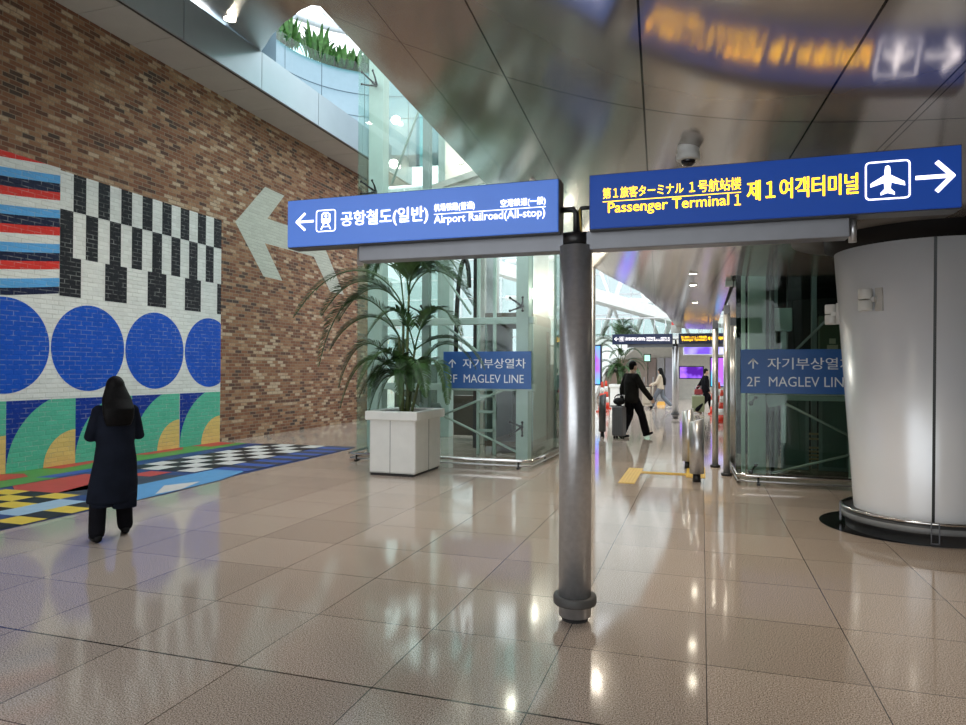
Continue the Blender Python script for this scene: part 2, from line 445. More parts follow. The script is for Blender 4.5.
bz = [4.98, 4.87, 4.72, 4.585, 4.44, 4.31, 4.155, 4.02, 3.875, 3.74, 3.60, 3.455, 3.32, 3.19, 3.05, 2.91, 2.80]
bc = ['red', 'white', 'sky', 'dnavy', 'red', 'white', 'sky', 'dnavy', 'red', 'white', 'sky', 'dnavy', 'red', 'white', 'sky', 'dnavy']
for i, c in enumerate(bc):
    n = 16; top = []; bot = []
    for k in range(n+1):
        y = YA+(8.395-YA)*k/n; dz = -.117*(8.395-y)+.012*math.sin(y*2.3)
        top.append((y, min(4.845, bz[i]+dz))); bot.append((y, min(4.845, bz[i+1]+dz)))
    for k in range(n):
        if top[k][1]-bot[k][1] < .002 and top[k+1][1]-bot[k+1][1] < .002: continue
        q = [bot[k], bot[k+1], top[k+1]]
        if top[k][1]-bot[k][1] > .002: q.append(top[k])
        wp(q, c, 2)
def disc(cy, cz, r, col, lift, a0=0, a1=2*PI, n=56, extra=None, zmax=9, ymax=YB):
    pts = [(min(ymax, cy+r*math.cos(a0+(a1-a0)*k/n)), min(zmax, cz+r*math.sin(a0+(a1-a0)*k/n))) for k in range(n+1)]
    if extra: pts.append(extra)
    out = []
    for p in pts:
        if not out or (abs(p[0]-out[-1][0])+abs(p[1]-out[-1][1])) > 1e-5: out.append(p)
    if abs(out[0][0]-out[-1][0])+abs(out[0][1]-out[-1][1]) < 1e-5: out.pop()
    wp(out, col, lift)
for cy in (6.03, 7.505, 8.985, 10.465, 11.955): disc(cy, 1.93, .728, 'blue', 1)
for k in range(5):
    y1 = 8.72+(k-1)*1.19
    if k > 2: y1 = (9.90, 11.09, 12.29)[k-2]
    if k == 2: y1 = 9.90
    wrect(y1-1.188, y1, 0, 1.09, 'navy', 1)
    disc(y1, 0, 1.185, 'green', 2, PI/2, PI, 40, (y1, 0), 1.09)
    disc(y1, 0, .575, 'sand', 3, PI/2, PI, 30, (y1, 0))
mu = b.build('wall_mural', pm)
tag(mu, 'mural of blue discs, stripes and black and white checks painted on the brick wall', 'mural')
# the pale arrow painted further along the wall
b = MB()
for q in ([(12.75, 4.88), (13.83, 5.94), (14.62, 5.92), (13.93, 5.2), (13.4, 4.9)], [(12.75, 4.88), (13.4, 4.9), (13.84, 4.59), (14.56, 3.78), (13.8, 3.79)],
          [(13.4, 4.9), (13.93, 5.2), (16.2, 5.2), (15.99, 4.61), (13.84, 4.59)], [(15.99, 4.61), (16.2, 5.2), (16.32, 5.2), (17.62, 3.76), (16.85, 3.76)]):
    b.face([(WX+.005, y, z) for y, z in q])
tag(b.build('painted_arrow', mat_brick('painted_brick_pale', (.42, .43, .37))), 'pale grey arrow painted on bare brick, pointing left', 'arrow')

# ================================================================== MURAL ON THE FLOOR
FC = {'white': (.55, .55, .53), 'black': (.012, .013, .016), 'blue': (.03, .085, .34), 'sky': (.10, .30, .56), 'red': (.44, .055, .045), 'green': (.085, .26, .06),
      'yellow': (.62, .47, .05), 'pale': (.30, .45, .58), 'slate': (.035, .045, .07), 'dblue': (.02, .05, .17)}
fk = list(FC); fm = [mat('floor_vinyl_'+k, FC[k], .5, noise=.05, spec=.3) for k in fk]
b = MB()
def fp(pts, col, lift): b.mi = fk.index(col); b.face([(x, y, .003+.002*lift) for x, y in pts])
fp([(-9.94, 4.0), (-6.55, 4.0), (-6.5, 6.54), (-6.45, 7.0), (-6.6, 8.06), (-6.62, 11.36), (-6.69, 12.3), (-9.94, 12.25)], 'dblue', 0)
fp([(-9.94, 4.0), (-9.2, 4.0), (-9.2, 12.27), (-9.94, 12.25)], 'green', 1)
fp([(-9.94, 8.11), (-9.62, 8.2), (-9.67, 8.75), (-9.94, 9.3)], 'red', 2); fp([(-9.94, 5.6), (-9.35, 6.2), (-9.36, 7.43), (-9.68, 7.62), (-9.94, 7.45)], 'red', 2)
fp([(-9.94, 9.9), (-9.7, 10.0), (-9.68, 10.9), (-9.94, 11.2)], 'red', 2); fp([(-9.94, 11.4), (-9.5, 11.5), (-9.45, 12.2), (-9.94, 12.25)], 'red', 2)
fp([(-9.2, 7.3), (-8.95, 7.2), (-8.95, 9.0), (-9.2, 9.1)], 'blue', 1); fp([(-9.2, 5.0), (-8.8, 5.4), (-8.82, 6.61), (-9.2, 6.75)], 'blue', 1)
fp([(-9.2, 6.75), (-8.82, 6.61), (-8.85, 7.5), (-9.2, 7.4)], 'green', 2)
fp([(-8.82, 6.78), (-8.48, 6.55), (-7.79, 6.56), (-7.5, 7.2), (-8.4, 7.9), (-8.8, 7.9)], 'red', 2)
fp([(-7.79, 6.56), (-7.3, 6.3), (-6.55, 6.4), (-6.6, 7.2), (-7.2, 8.3), (-8.2, 8.1)], 'slate', 2)
fp([(-8.1, 8.0), (-7.7, 8.0), (-7.7, 8.45), (-8.1, 8.45)], 'red', 3)
fp([(-7.3, 6.6), (-6.47, 6.5), (-6.52, 8.1), (-6.72, 8.86), (-7.3, 9.25)], 'sky', 3)
fp([(-6.92, 7.45), (-6.55, 6.9), (-6.5, 7.3), (-6.7, 7.88)], 'white', 4)
# black and white woven patch near the far end
for i in range(9):
    y0 = 8.55+i*.42
    for k in range(4):
        x0 = -8.75+k*.345
        if (i+k) % 2: fp([(x0, y0), (x0+.345, y0), (x0+.345, y0+.42), (x0, y0+.42)], 'white', 4)
        else: fp([(x0, y0), (x0+.345, y0), (x0+.345, y0+.42), (x0, y0+.42)], 'black', 4)
for i in range(7):
    y0 = 8.9+i*.5
    fp([(-7.33, y0), (-6.68, y0), (-6.68, y0+.25), (-7.33, y0+.25)], 'blue', 4); fp([(-7.33, y0+.25), (-6.68, y0+.25), (-6.68, y0+.5), (-7.33, y0+.5)], 'slate', 4)
# yellow and black patch near the camera
for i in range(9):
    for k in range(5):
        x0, y0 = -8.65+k*.42, 4.0+i*.285
        if y0+.285 > 6.62: continue
        c = 'yellow' if (i+k) % 2 == 0 else 'black'
        if k == 3: c = 'pale' if i % 4 else 'dblue'
        fp([(x0, y0), (x0+.42, y0), (x0+.42, y0+.285), (x0, y0+.285)], c, 3)
tag(b.build('floor_mural', fm), 'colourful geometric mural laid on the floor along the brick wall', 'mural')

# ================================================================== OVERHEAD SIGN ON A POLE
LETW = mat('lit_white_lettering', (.9, .88, .9), .5, emit=1.3, ecol=(1., .93, .98))
LETY = mat('lit_yellow_lettering', (.9, .65, .05), .5, emit=2.0, ecol=(1., .50, .01))
BLUEL = mat('lit_blue_panel_glare', (.05, .14, .46), .35, emit=.24, ecol=(.08, .22, .80), noise=.02)  # left panel: the reflection it catches is put into this lighter blue
BLUER = mat('lit_blue_panel_deep', (.012, .06, .28), .4, emit=.11, ecol=(.02, .11, .72), spec=.25, noise=.02)
def roundrect(b, x0, x1, z0, z1, y, w, r=.025, d=.003):
    def outl(o):
        pts = []
        for cx, cz, a in ((x1-r, z1-r, 0), (x0+r, z1-r, PI/2), (x0+r, z0+r, PI), (x1-r, z0+r, 1.5*PI)):
            for k in range(6):
                t = a+k*PI/10; pts.append((cx+(r-o)*math.cos(t), cz+(r-o)*math.sin(t)))
        return pts
    A, B = outl(0), outl(w); n = len(A)
    for i in range(n):
        j = (i+1) % n
        b.prism([(A[i][0], y, A[i][1]), (A[j][0], y, A[j][1]), (B[j][0], y, B[j][1]), (B[i][0], y, B[i][1])], (0, -d, 0))
def poly(b, pts, y, d=.003): b.prism([(x, y, z) for x, z in pts], (0, -d, 0))
def stroke(b, pts, w, y, d=.003):
    for (xa, za), (xb, zb) in zip(pts[:-1], pts[1:]):
        L = math.hypot(xb-xa, zb-za); nx, nz = -(zb-za)/L*w/2, (xb-xa)/L*w/2; ex, ez = (xb-xa)/L*w*.3, (zb-za)/L*w*.3
        poly(b, [(xa+nx-ex, za+nz-ez), (xb+nx+ex, zb+nz+ez), (xb-nx+ex, zb-nz+ez), (xa-nx-ex, za-nz-ez)], y, d)
SX, SY = -.775, 4.35; FY = 4.22
sg = thing('wayfinding_sign', 'blue overhead sign pair on a grey steel pole in the foreground', 'sign', (SX, SY, 0))
b = MB(); b.lathe([(.104, .03), (.104, 2.395)], (SX, SY), 40, True); b.build('pole', STEEL, sg)
b = MB(); b.lathe([(.083, 0), (.083, .05)], (SX, SY), 32, True); b.build('pole_foot', mat('charcoal_metal', (.03, .03, .033), .5), sg)
b = MB(); b.lathe([(.104, .105), (.134, .105), (.138, .115), (.138, .15), (.134, .16), (.104, .16)], (SX, SY), 40); b.build('collar', mat('dark_grey_rubber', (.07, .068, .066), .5), sg)
b = MB(); b.lathe([(.086, 2.395), (.086, 2.475), (.07, 2.475)], (SX, SY), 32, True); b.build('pole_cap', DARK, sg)
b = MB(); b.box(-2.32, .80, 4.31, 4.44, 2.362, 2.482); b.build('beam', BEAM, sg, .006)
for x in (-2.335, .825):
    b = MB(); b.lathe([(.022, 2.34), (.022, 2.49)], (x, 4.37), 16, True); b.build('beam_end', STEEL, sg)
b = MB(); b.tube([(-.87, 4.33, 2.63), (-.785, 4.33, 2.63), (-.77, 4.33, 2.60), (-.77, 4.33, 2.47)], .02, 10); b.tube([(-.66, 4.33, 2.635), (-.735, 4.33, 2.635), (-.745, 4.33, 2.62), (-.745, 4.33, 2.47)], .014, 10); b.build('conduit', DARK, sg)
b = MB(); b.tube([(-.74, 4.29, 2.62), (-.735, 4.28, 2.55), (-.73, 4.29, 2.47)], .006, 6); b.build('cable', mat('yellow_cable', (.45, .32, .06), .5), sg)
for x in (-2.3, -1.2, -.2, .75):
    b = MB(); b.box(x-.03, x+.03, 4.30, 4.36, 2.47, 2.6); b.build('bracket', DARK, sg)
# left panel
lp = MB().box(-2.842, -.866, 4.22, 4.37, 2.472, 2.805).build('sign_panel', BLUEL, sg, .004)
b = MB(); b.box(-2.845, -.861, 4.235, 4.375, 2.466, 2.811); r = b.build('panel_casing', DARK, sg)
b = MB(); stroke(b, [(-2.76, 2.648), (-2.632, 2.648)], .015, FY); stroke(b, [(-2.70, 2.704), (-2.765, 2.648), (-2.70, 2.59)], .015, FY); b.build('arrow', LETW, lp)
b = MB(); roundrect(b, -2.607, -2.450, 2.567, 2.722, FY, .006, .02)
# train pictogram: body with windscreen and lamp, bogie, track
poly(b, [(-2.558, 2.692), (-2.548, 2.704), (-2.510, 2.704), (-2.500, 2.692)], FY)
poly(b, [(-2.564, 2.692), (-2.554, 2.692), (-2.554, 2.662), (-2.564, 2.662)], FY); poly(b, [(-2.504, 2.692), (-2.494, 2.692), (-2.494, 2.662), (-2.504, 2.662)], FY)
poly(b, [(-2.532, 2.690), (-2.526, 2.690), (-2.526, 2.664), (-2.532, 2.664)], FY); poly(b, [(-2.541, 2.680), (-2.517, 2.680), (-2.517, 2.675), (-2.541, 2.675)], FY)
poly(b, [(-2.566, 2.660), (-2.492, 2.660), (-2.495, 2.634), (-2.507, 2.625), (-2.551, 2.625), (-2.563, 2.634)], FY)
stroke(b, [(-2.546, 2.621), (-2.566, 2.586)], .008, FY); stroke(b, [(-2.512, 2.621), (-2.492, 2.586)], .008, FY); stroke(b, [(-2.555, 2.603), (-2.503, 2.603)], .005, FY)
b.build('train_pictogram', LETW, lp)
text(lp, '공항철도(일반)', -2.409, -1.75, 2.580, 2.698, FY, LETW, .018)
text(lp, '机场铁路(普通)', -1.707, -1.421, 2.645, 2.704, FY, LETW, .003)
text(lp, '空港鉄道(一般)', -1.243, -.946, 2.643, 2.700, FY, LETW, .003)
text(lp, 'Airport Railroad(All-stop)', -1.707, -.949, 2.559, 2.627, FY, LETW, .003)
b = MB(); b.box(-1.707, -.945, FY-.003, FY, 2.632, 2.636); b.build('rule', LETW, lp)
# right panel
rp = MB().box(-.666, 1.317, 4.22, 4.37, 2.476, 2.808).build('sign_panel', BLUER, sg, .004)
b = MB(); b.box(-.671, 1.322, 4.235, 4.375, 2.470, 2.814); b.build('panel_casing', DARK, sg)
text(rp, '第１旅客ターミナル', -.585, -.106, 2.656, 2.723, FY, LETY, .010)
text(rp, '１号航站楼', -.073, .216, 2.654, 2.727, FY, LETY, .010)
text(rp, 'Passenger Terminal', -.553, .150, 2.548, 2.630, FY, LETY, .014)
text(rp, '제１여객터미널', .247, .826, 2.584, 2.700, FY, LETY, .024)
text(rp, '１', .180, .214, 2.563, 2.626, FY, LETY, .02)
b = MB(); b.box(-.585, .216, FY-.003, FY, 2.636, 2.640); b.build('rule', LETY, rp)
b = MB(); roundrect(b, .858, 1.078, 2.541, 2.753, FY, .008, .024)
cx, cz = .968, 2.645
half = [(0, .083), (.011, .076), (.014, .055), (.014, .03), (.082, -.012), (.084, -.033), (.018, -.012), (.014, -.045), (.034, -.066), (.034, -.08), (0, -.068)]
left = [(cx-x, cz+z) for x, z in half]; right_ = [(cx+x, cz+z) for x, z in half]
for sd in (left, right_):
    b.prism([(sd[0][0], FY, sd[0][1])]+[(x, FY, z) for x, z in sd[1:4]]+[(x, FY, z) for x, z in sd[6:8]]+[(cx, FY, cz-.05)], (0, -.003, 0))
    b.prism([(x, FY, z) for x, z in sd[3:7]], (0, -.003, 0))
    b.prism([(x, FY, z) for x, z in sd[7:11]]+[(cx, FY, cz-.045)], (0, -.003, 0))
b.build('plane_pictogram', LETW, rp)
b = MB(); stroke(b, [(1.108, 2.647), (1.268, 2.647)], .021, FY); stroke(b, [(1.205, 2.722), (1.275, 2.647), (1.205, 2.572)], .023, FY); b.build('arrow', LETW, rp)
# its twin in the far hall
sg2 = dup(sg, None, (-.07, 19.2, 0), 'dark blue overhead sign pair on a pole in the far hall behind the walkers')
for ch in sg2.children:
    if ch.name.startswith('sign_panel'):
        ch.material_slots[0].link = 'OBJECT'; ch.material_slots[0].material = mat('navy_panel', (.02, .03, .09), .35)

# ================================================================== BIG COLUMN ON THE RIGHT
CC = (2.114, 7.857)
col = thing('clad_column', 'wide pale metal clad round column at right edge, with dark vertical joint', 'column', (CC[0], CC[1], 0))
b = MB(); b.lathe([(.60, .03), (.613, .16), (.796, 2.83), (.78, 2.835)], CC, 96); b.build('cladding', COLM, col)
b = MB(); b.lathe([(.77, 2.80), (.885, 2.86), (.90, 2.97)], CC, 72); b.build('top_recess', BLACK, col)
b = MB()
for ang in (math.radians(-98), math.radians(22), math.radians(142)):
    c, s = math.cos(ang), math.sin(ang); tv = Vector((-s, c, 0))*.012
    lo = Vector((CC[0]+c*.619, CC[1]+s*.619, .16)); hi = Vector((CC[0]+c*.80, CC[1]+s*.80, 2.83))
    b.prism([lo-tv, lo+tv, hi+tv, hi-tv], (c*-.03, s*-.03, 0))
b.build('joint_strip', DARK, col)
b = MB(); b.lathe([(.69, 0), (.70, .10), (.725, .10), (.725, .20), (.70, .205), (.60, .205)], CC, 72); b.build('bumper', mat('bumper_dark', (.035, .037, .04), .35), col)
b = MB(); b.lathe([(.716, .11), (.733, .115), (.733, .165), (.716, .17)], CC, 72); b.build('bumper_band', mat('bumper_grey', (.15, .16, .17), .4), col)
b = MB(); pth = [(CC[0]+.725*math.cos(a), CC[1]+.725*math.sin(a), .212) for a in frange(0, 2*PI, .09)]; b.tube(pth, .014, 8); b.build('bumper_rail', CHROME, col)
for ang in (-98, 168, 142, 22):
    a = math.radians(ang); mt = Matrix.Translation((CC[0], CC[1], 0)) @ Matrix.Rotation(a, 4, 'Z')
    b = MB()
    for yy in (-.035, .027): b.box(.728, .745, yy, yy+.008, .03, .225, mt)
    b.box(.728, .745, -.035, .035, .03, .04, mt); b.build('bracket', mat('dull_steel', (.09, .09, .095), .3, 1.), col)
b = MB(); b.lathe([(0.001, .004), (.835, .004)], (2.03, 8.0), 72); struct(b.build('trim_6', mat('black_granite', (.008, .008, .009), .1)))
b = MB(); b.lathe([(.9, 2.955), (1.2, 2.955), (1.21, 3.0)], (2.114, 7.9), 72); b.lathe([(.9, 2.96), (.001, 2.96)], (2.114, 7.9), 72)
struct(b.build('trim_7', mat('ceiling_ring_grey', (.10, .095, .09), .5)))
# twin cylinder lamps on the column
def wall_lamp(ang, z, label):
    a = math.radians(ang); R = .613+(z-.16)/2.67*.183
    base = Vector((CC[0]+R*math.cos(a), CC[1]+R*math.sin(a), z)); o = Vector((math.cos(a), math.sin(a), 0)); tv = Vector((-o.y, o.x, 0))
    w = thing('wall_lamp', label, 'wall lamp', base, 'twin cylinder lamps on the column')
    mt = Matrix.Translation(base) @ Matrix.Rotation(a, 4, 'Z')
    MB().box(-.03, .02, .03, .10, -.11, .11, mt).build('mounting_plate', mat('lamp_plate', (.5, .49, .46), .35), w, .004)
    MB().box(.0, .07, .0, .06, -.02, .02, mt).build('arm', WHITE, w)
    for dz in (-.105, .005):
        c = base+o*.07-tv*.03; MB().lathe([(.058, z+dz), (.062, z+dz+.006), (.062, z+dz+.094), (.058, z+dz+.1)], (c.x, c.y), 24, True).build('lamp_cylinder', WHITE, w)
    return w
wall_lamp(-137, 2.28, 'white twin cylinder lamp on the face of the pale column')
wall_lamp(-192, 2.2, 'white twin cylinder lamp on the left flank of the pale column, partly hidden')

# camera dome under the ceiling
cc = thing('security_camera', 'white round security camera hanging from the ceiling above the yellow lettered sign', 'security camera', (-.09, 4.8, 3.12))
b = MB(); b.lathe([(.03, 3.14), (.068, 3.13), (.073, 3.10), (.07, 3.095), (.07, 3.07), (.077, 3.065), (.077, 3.03), (.066, 3.02)], (-.09, 4.8), 28, True); b.build('housing', WHITE, cc)
b = MB(); b.ellip((-.09, 4.8, 3.02), (.048, .048, .04), 18); b.build('lens_dome', mat('black_gloss', (.01, .01, .012), .05), cc)

# downlights
LAMP = mat('lit_downlight', (1, .95, .85), .5, emit=30, ecol=(1, .9, .72))
def downlight(x, y, z, r, label, sp=None, tilt=0.):
    d = thing('downlight', label, 'ceiling light', (x, y, z), 'recessed downlights')
    b = MB(); b.lathe([(r, z-.004), (r*1.25, z-.008), (r*1.25, z+.02)], (x, y), 24); b.build('trim_ring', WHITE, d)
    b = MB(); b.lathe([(.001, z-.002), (r, z-.002)], (x, y), 24); b.build('lamp', LAMP, d)
    if sp:
        l = bpy.data.lights.new('spot', 'SPOT'); l.energy = sp; l.spot_size = 1.9; l.spot_blend = .6; l.color = (1, .88, .7); l.shadow_soft_size = .08
        o = bpy.data.objects.new('spot', l); COL.objects.link(o); o.location = (x, y, z-.03); o.parent = d; o.location = (0, 0, -.03)
def cz(x, y): return gz(Vector((x, y, 0)).dot(NV))
def ray_ceil(px, py):
    v = FW + RT*((px-483)/F_PX) + UP*((362.5-py)/F_PX)
    k = .5
    while k < 60:
        P = CAM+v*k
        if P.z > cz(P.x, P.y): return P
        k += .01
for i, (px, py) in enumerate(((693, 273), (693, 284.5), (695, 302))):
    P = ray_ceil(px, py); downlight(P.x, P.y, cz(P.x, P.y)-.01, .055, ('nearest', 'middle', 'farthest')[i]+' downlight of the row of three in the far ceiling panels', 60)
for x, y, e, w in ((-1.7, 7.0, 45, 'hidden behind the left sign panel'), (-.3, 6.6, 45, 'hidden behind the yellow lettered sign'), (-.9, 9.0, 40, 'behind the steel sign pole'), (2.0, 3.0, 40, 'above the right end of the sign'), (.95, 5.7, 55, 'added in front of the wide pale column to brighten it')):  # the last lamp is made up, added to brighten the column
    downlight(x, y, cz(x, y)-.012, .035, 'small downlight in the metal ceiling, '+w, e)
P = ray_ceil(230, 17)
downlight(P.x, P.y, P.z-.03, .09, 'bright downlight in the sloping ceiling above the brick wall', 220)

# ================================================================== LEFT LIFT SHAFT
lift = thing('glass_elevator_shaft', 'tall glass elevator shaft behind the potted palm', 'elevator', (-4.3, 12.5, 0))
def pane(b, x0, x1, y0, y1, z0, z1): b.box(x0, x1, y0, y1, z0, z1)
for x0, x1 in ((-5.97, -4.33), (-4.32, -2.68)):
    for z0, z1 in ((.12, 2.45), (2.46, 4.8), (4.81, 8.2)):
        MB().box(x0, x1, 11.05, 11.062, z0, z1).build('glass_pane', GLASS_G, lift)
for x in (-5.97, -2.692):
    for y0, y1 in ((11.07, 13.2), (13.21, 15.3)):
        MB().box(x, x+.012, y0, y1, .12, 8.2).build('glass_pane', GLASS, lift)
def post(x, y, w, d, z0, z1, m, par=None, nm='post'): return MB().box(x-w/2, x+w/2, y-d/2, y+d/2, z0, z1).build(nm, m, par or lift, .01)
post(-5.80, 11.55, .30, .25, 0, 8.2, PGREEN); post(-2.98, 11.6, .22, .25, 0, 8.2, PGREEN); post(-4.83, 11.6, .14, .14, 0, 8.2, GREYG)
post(-5.8, 15.1, .3, .3, 0, 8.2, PGREEN); post(-3.0, 15.1, .3, .3, 0, 8.2, PGREEN); post(-4.2, 13.6, .16, .2, 0, 8.2, STEEL); post(-4.02, 12.2, .06, .06, 0, 8.2, PGREEN); post(-3.7, 12.2, .06, .06, 0, 8.2, PGREEN); post(-3.45, 13.9, .12, .12, 0, 8.2, GREYG); post(-4.4, 13.2, .10, .10, 0, 8.2, DARK); post(-3.3, 12.6, .07, .07, 0, 8.2, DARK); post(-4.55, 13.9, .22, .12, 0, 8.2, OFFW)
for z0, z1 in ((2.40, 2.52), (4.74, 4.9)):
    MB().box(-5.9, -2.75, 11.5, 11.62, z0, z1).build('beam', PGREEN, lift, .008)
MB().box(-5.9, -2.75, 11.48, 11.6, 1.22, 1.34).build('beam', PGREEN, lift, .008)
# landing beam of the upper floor, running diagonally
b = MB(); a0, a1 = Vector((-5.9, 13.3, 5.2)), Vector((-2.72, 11.3, 5.2)); nn = Vector((.53, .85, 0))*.12
b.prism([a0-nn, a0+nn, a0+nn+Vector((0, 0, .12)), a0-nn+Vector((0, 0, .12))], a1-a0); b.prism([a0-nn*.4, a0+nn*.4, a0+nn*.4+Vector((0, 0, -.14)), a0-nn*.4+Vector((0, 0, -.14))], a1-a0)
b.build('landing_beam', OFFW, lift)
for p, q in (((-5.6, 11.7, 5.1), (-4.5, 11.7, 7.8)), ((-4.55, 11.7, .75), (-3.1, 11.7, .12)), ((-4.55, 11.7, .75), (-3.4, 11.7, 1.22)), ((-5.7, 11.7, 1.3), (-4.9, 11.7, .8)), ((-4.75, 11.7, 2.6), (-3.2, 11.7, 1.4)), ((-5.5, 11.7, 4.7), (-4.0, 11.7, 2.6))):
    MB().tube([p, q], .022, 8).build('brace', PGREEN, lift)
for z in (.45, .8, 1.1): MB().box(-4.03, -3.68, 12.17, 12.23, z-.025, z+.025).build('rung', PGREEN, lift)
for x, z in ((-4.83, 2.6), (-4.83, .75), (-5.8, 6.9), (-5.8, 4.9), (-2.98, 2.7), (-2.98, .6)):
    b = MB()
    for dx in (-.11, .11):
        for dz in (-.11, .11): b.tube([(x, 11.45, z), (x+dx*.6, 11.25, z+dz*.6), (x+dx, 11.07, z+dz)], [.022, .016, .012], 6); b.ellip((x+dx, 11.07, z+dz), (.024, .012, .024), 8)
    b.ellip((x, 11.43, z), (.04, .04, .04), 8); b.build('spider_fitting', DARK, lift)
# gusset of the tie rods
b = MB(); b.prism([(-5.0, 11.66, .70), (-4.6, 11.66, .70), (-4.5, 11.66, .80), (-4.6, 11.66, .98), (-5.0, 11.66, .98)], (0, .03, 0)); b.build('gusset', GREYG, lift)
# the lift car, low in the shaft
car = MB(); car.box(-4.05, -3.15, 12.7, 14.6, .1, .2); car.box(-4.05, -3.15, 12.7, 14.6, 2.5, 2.7); car = car.build('car', mat('car_bronze', (.12, .085, .06), .4), lift)
for x in (-4.05, -3.19): MB().box(x, x+.04, 12.7, 14.6, .2, 2.5).build('car_side', GREYG, car)
MB().box(-3.9, -3.3, 14.56, 14.6, .25, 2.3).build('car_door', STEEL, car)
MB().tube(bez([(-4.62, 12.6, 1.9), (-4.62, 12.6, 4.1), (-4.35, 12.6, 4.1), (-4.35, 12.6, 3.2)], 20), .045, 10).build('cable_loop', DARK, lift)
# upper level seen through the shaft
b = MB(); b.box(-5.6, -2.6, 14.5, 14.7, 5.3, 9.2); b.build('upper_wall', OFFW, lift)
for p in ((-5.25, 14.4, 7.3), (-5.2, 14.4, 6.3), (-3.9, 14.4, 5.6), (-2.3, 12.9, 3.05)):
    d = thing('wall_light', {7.3: 'topmost of three small round lights on the pale wall behind the upper elevator glass', 6.3: 'middle of three small round lights on the wall behind the upper elevator glass', 3.05: 'small round light on the beige wall just left of the steel sign pole', 5.6: 'lowest small round light, just above the landing beam behind the elevator glass'}[p[2]], 'wall light', p)
    b = MB(); b.ellip(p, (.045, .045, .045), 14); b.build('globe', mat('lit_globe', (1, .96, .88), .5, emit=14, ecol=(1, .95, .85)), d)
    l = bpy.data.lights.new('glow', 'POINT'); l.energy = 28 if p[2] < 4 else 7; l.color = (1, .93, .8); l.shadow_soft_size = .1
    o = bpy.data.objects.new('glow', l); COL.objects.link(o); o.parent = d; o.location = (0, -.25, 0)
    b = MB(); b.box(p[0]-.05, p[0]+.05, p[1]+.04, p[1]+.1, p[2]-.05, p[2]+.05); b.build('base', WHITE, d)
MB().box(-2.62, -1.98, 13.0, 13.3, 0, 4.6).build('door_jamb', OFFW, lift)
# glazed front of the upper floor behind the shaft
TEAL = mat_glass('teal_glass', (.45, .72, .70))
for x0, x1 in ((-6.4, -5.3), (-5.28, -4.2), (-4.18, -3.1), (-3.08, -2.0)): MB().box(x0, x1, 16.5, 16.52, 5.2, 10.5).build('upper_glazing', TEAL, lift)
for x in (-5.29, -4.75, -4.19, -3.65, -3.09): MB().box(x-.035, x+.035, 16.4, 16.48, 5.2, 10.5).build('mullion', DARK, lift)
for z in (5.2, 5.5, 5.75, 6.3): MB().box(-6.4, -2.0, 16.38, 16.42, z, z+.05).build('hand_rail', GREYG, lift)
# dark machinery low in the shaft
for x, w in ((-4.75, .09), (-4.45, .12), (-3.55, .10), (-3.25, .14)): MB().box(x, x+w, 14.2, 14.4, .1, 2.4).build('guide_rail', DARK, lift)
MB().box(-5.4, -4.5, 14.6, 14.9, .1, 1.0).build('machine_box', mat('machine_brown', (.07, .05, .035), .5), lift)
MB().box(-4.3, -3.0, 14.7, 14.9, .1, 1.15).build('machine_panel', mat('machine_grey', (.05, .06, .055), .5), lift)
# guard rail in front
def guard_rail(pts, label, legs):
    g = thing('guard_rail', label, 'guard rail', (pts[0][0], pts[0][1], 0), 'low chrome guard rails round the glass shafts')
    MB().tube(pts, .026, 10).build('rail', CHROME, g)
    MB().tube([(p[0], p[1]+.03, .05) for p in pts], .014, 8).build('lower_rail', STEEL, g)
    for x, y in legs:
        b = MB(); b.box(x-.02, x+.02, y-.03, y+.10, 0, .03); b.box(x-.014, x+.014, y+.01, y+.035, .03, .14); b.box(x-.014, x+.014, y+.01, y+.4, .08, .10); b.build('rail_bracket', DARK, g)
guard_rail([(-5.95, 11.5, .13), (-5.85, 10.6, .13), (-5.75, 10.55, .13), (-2.75, 10.55, .13), (-2.6, 10.6, .13), (-2.52, 12.6, .13)], 'low chrome guard rail at the foot of the glass elevator behind the palm', ((-5.7, 10.55), (-4.3, 10.55), (-2.8, 10.55), (-2.6, 11.6)))
guard_rail([(.42, 12.2, .13), (.48, 10.25, .13), (.6, 10.2, .13), (3.2, 10.2, .13)], 'low chrome guard rail at the foot of the dark glass elevator beside the column', ((.75, 10.2), (2.0, 10.2)))

# lift direction signs hung on the glass
BLUEM = mat('blue_sign_sheet', (.022, .12, .40), .35, noise=.02); LETM = mat('pale_lettering', (.84, .92, 1.0), .5)
def maglev(x0, y, z0, label):
    w, h = 1.555, .63
    s = thing('hanging_sign', label, 'sign', (x0, y, z0), 'blue maglev line signs')
    p = MB().box(x0, x0+w, y, y+.04, z0, z0+h).build('sign_panel', BLUEM, s, .004)
    text(p, '자기부상열차', x0+.355, x0+1.465, z0+.345, z0+.510, y, LETM, .012)
    text(p, '2F', x0+.08, x0+.255, z0+.10, z0+.238, y, LETM, 0)
    text(p, 'MAGLEV LINE', x0+.375, x0+1.43, z0+.10, z0+.240, y, LETM, 0)
    b = MB(); ax = x0+.165; stroke(b, [(ax, z0+.36), (ax, z0+.485)], .02, y); stroke(b, [(ax-.06, z0+.425), (ax, z0+.49), (ax+.06, z0+.425)], .02, y); b.build('arrow', LETM, p)
    for dx in (.2, w-.2):
        MB().tube([(x0+dx, y+.05, z0+.3), (x0+dx, y+.09, z0+.3)], .02, 8).build('fixing', DARK, s)
    return s
maglev(-4.245, 10.95, 1.272, 'blue maglev line sign on the elevator glass beside the palm')
maglev(.535, 10.50, 1.272, 'blue maglev line sign beside the wide pale column, its end hidden')

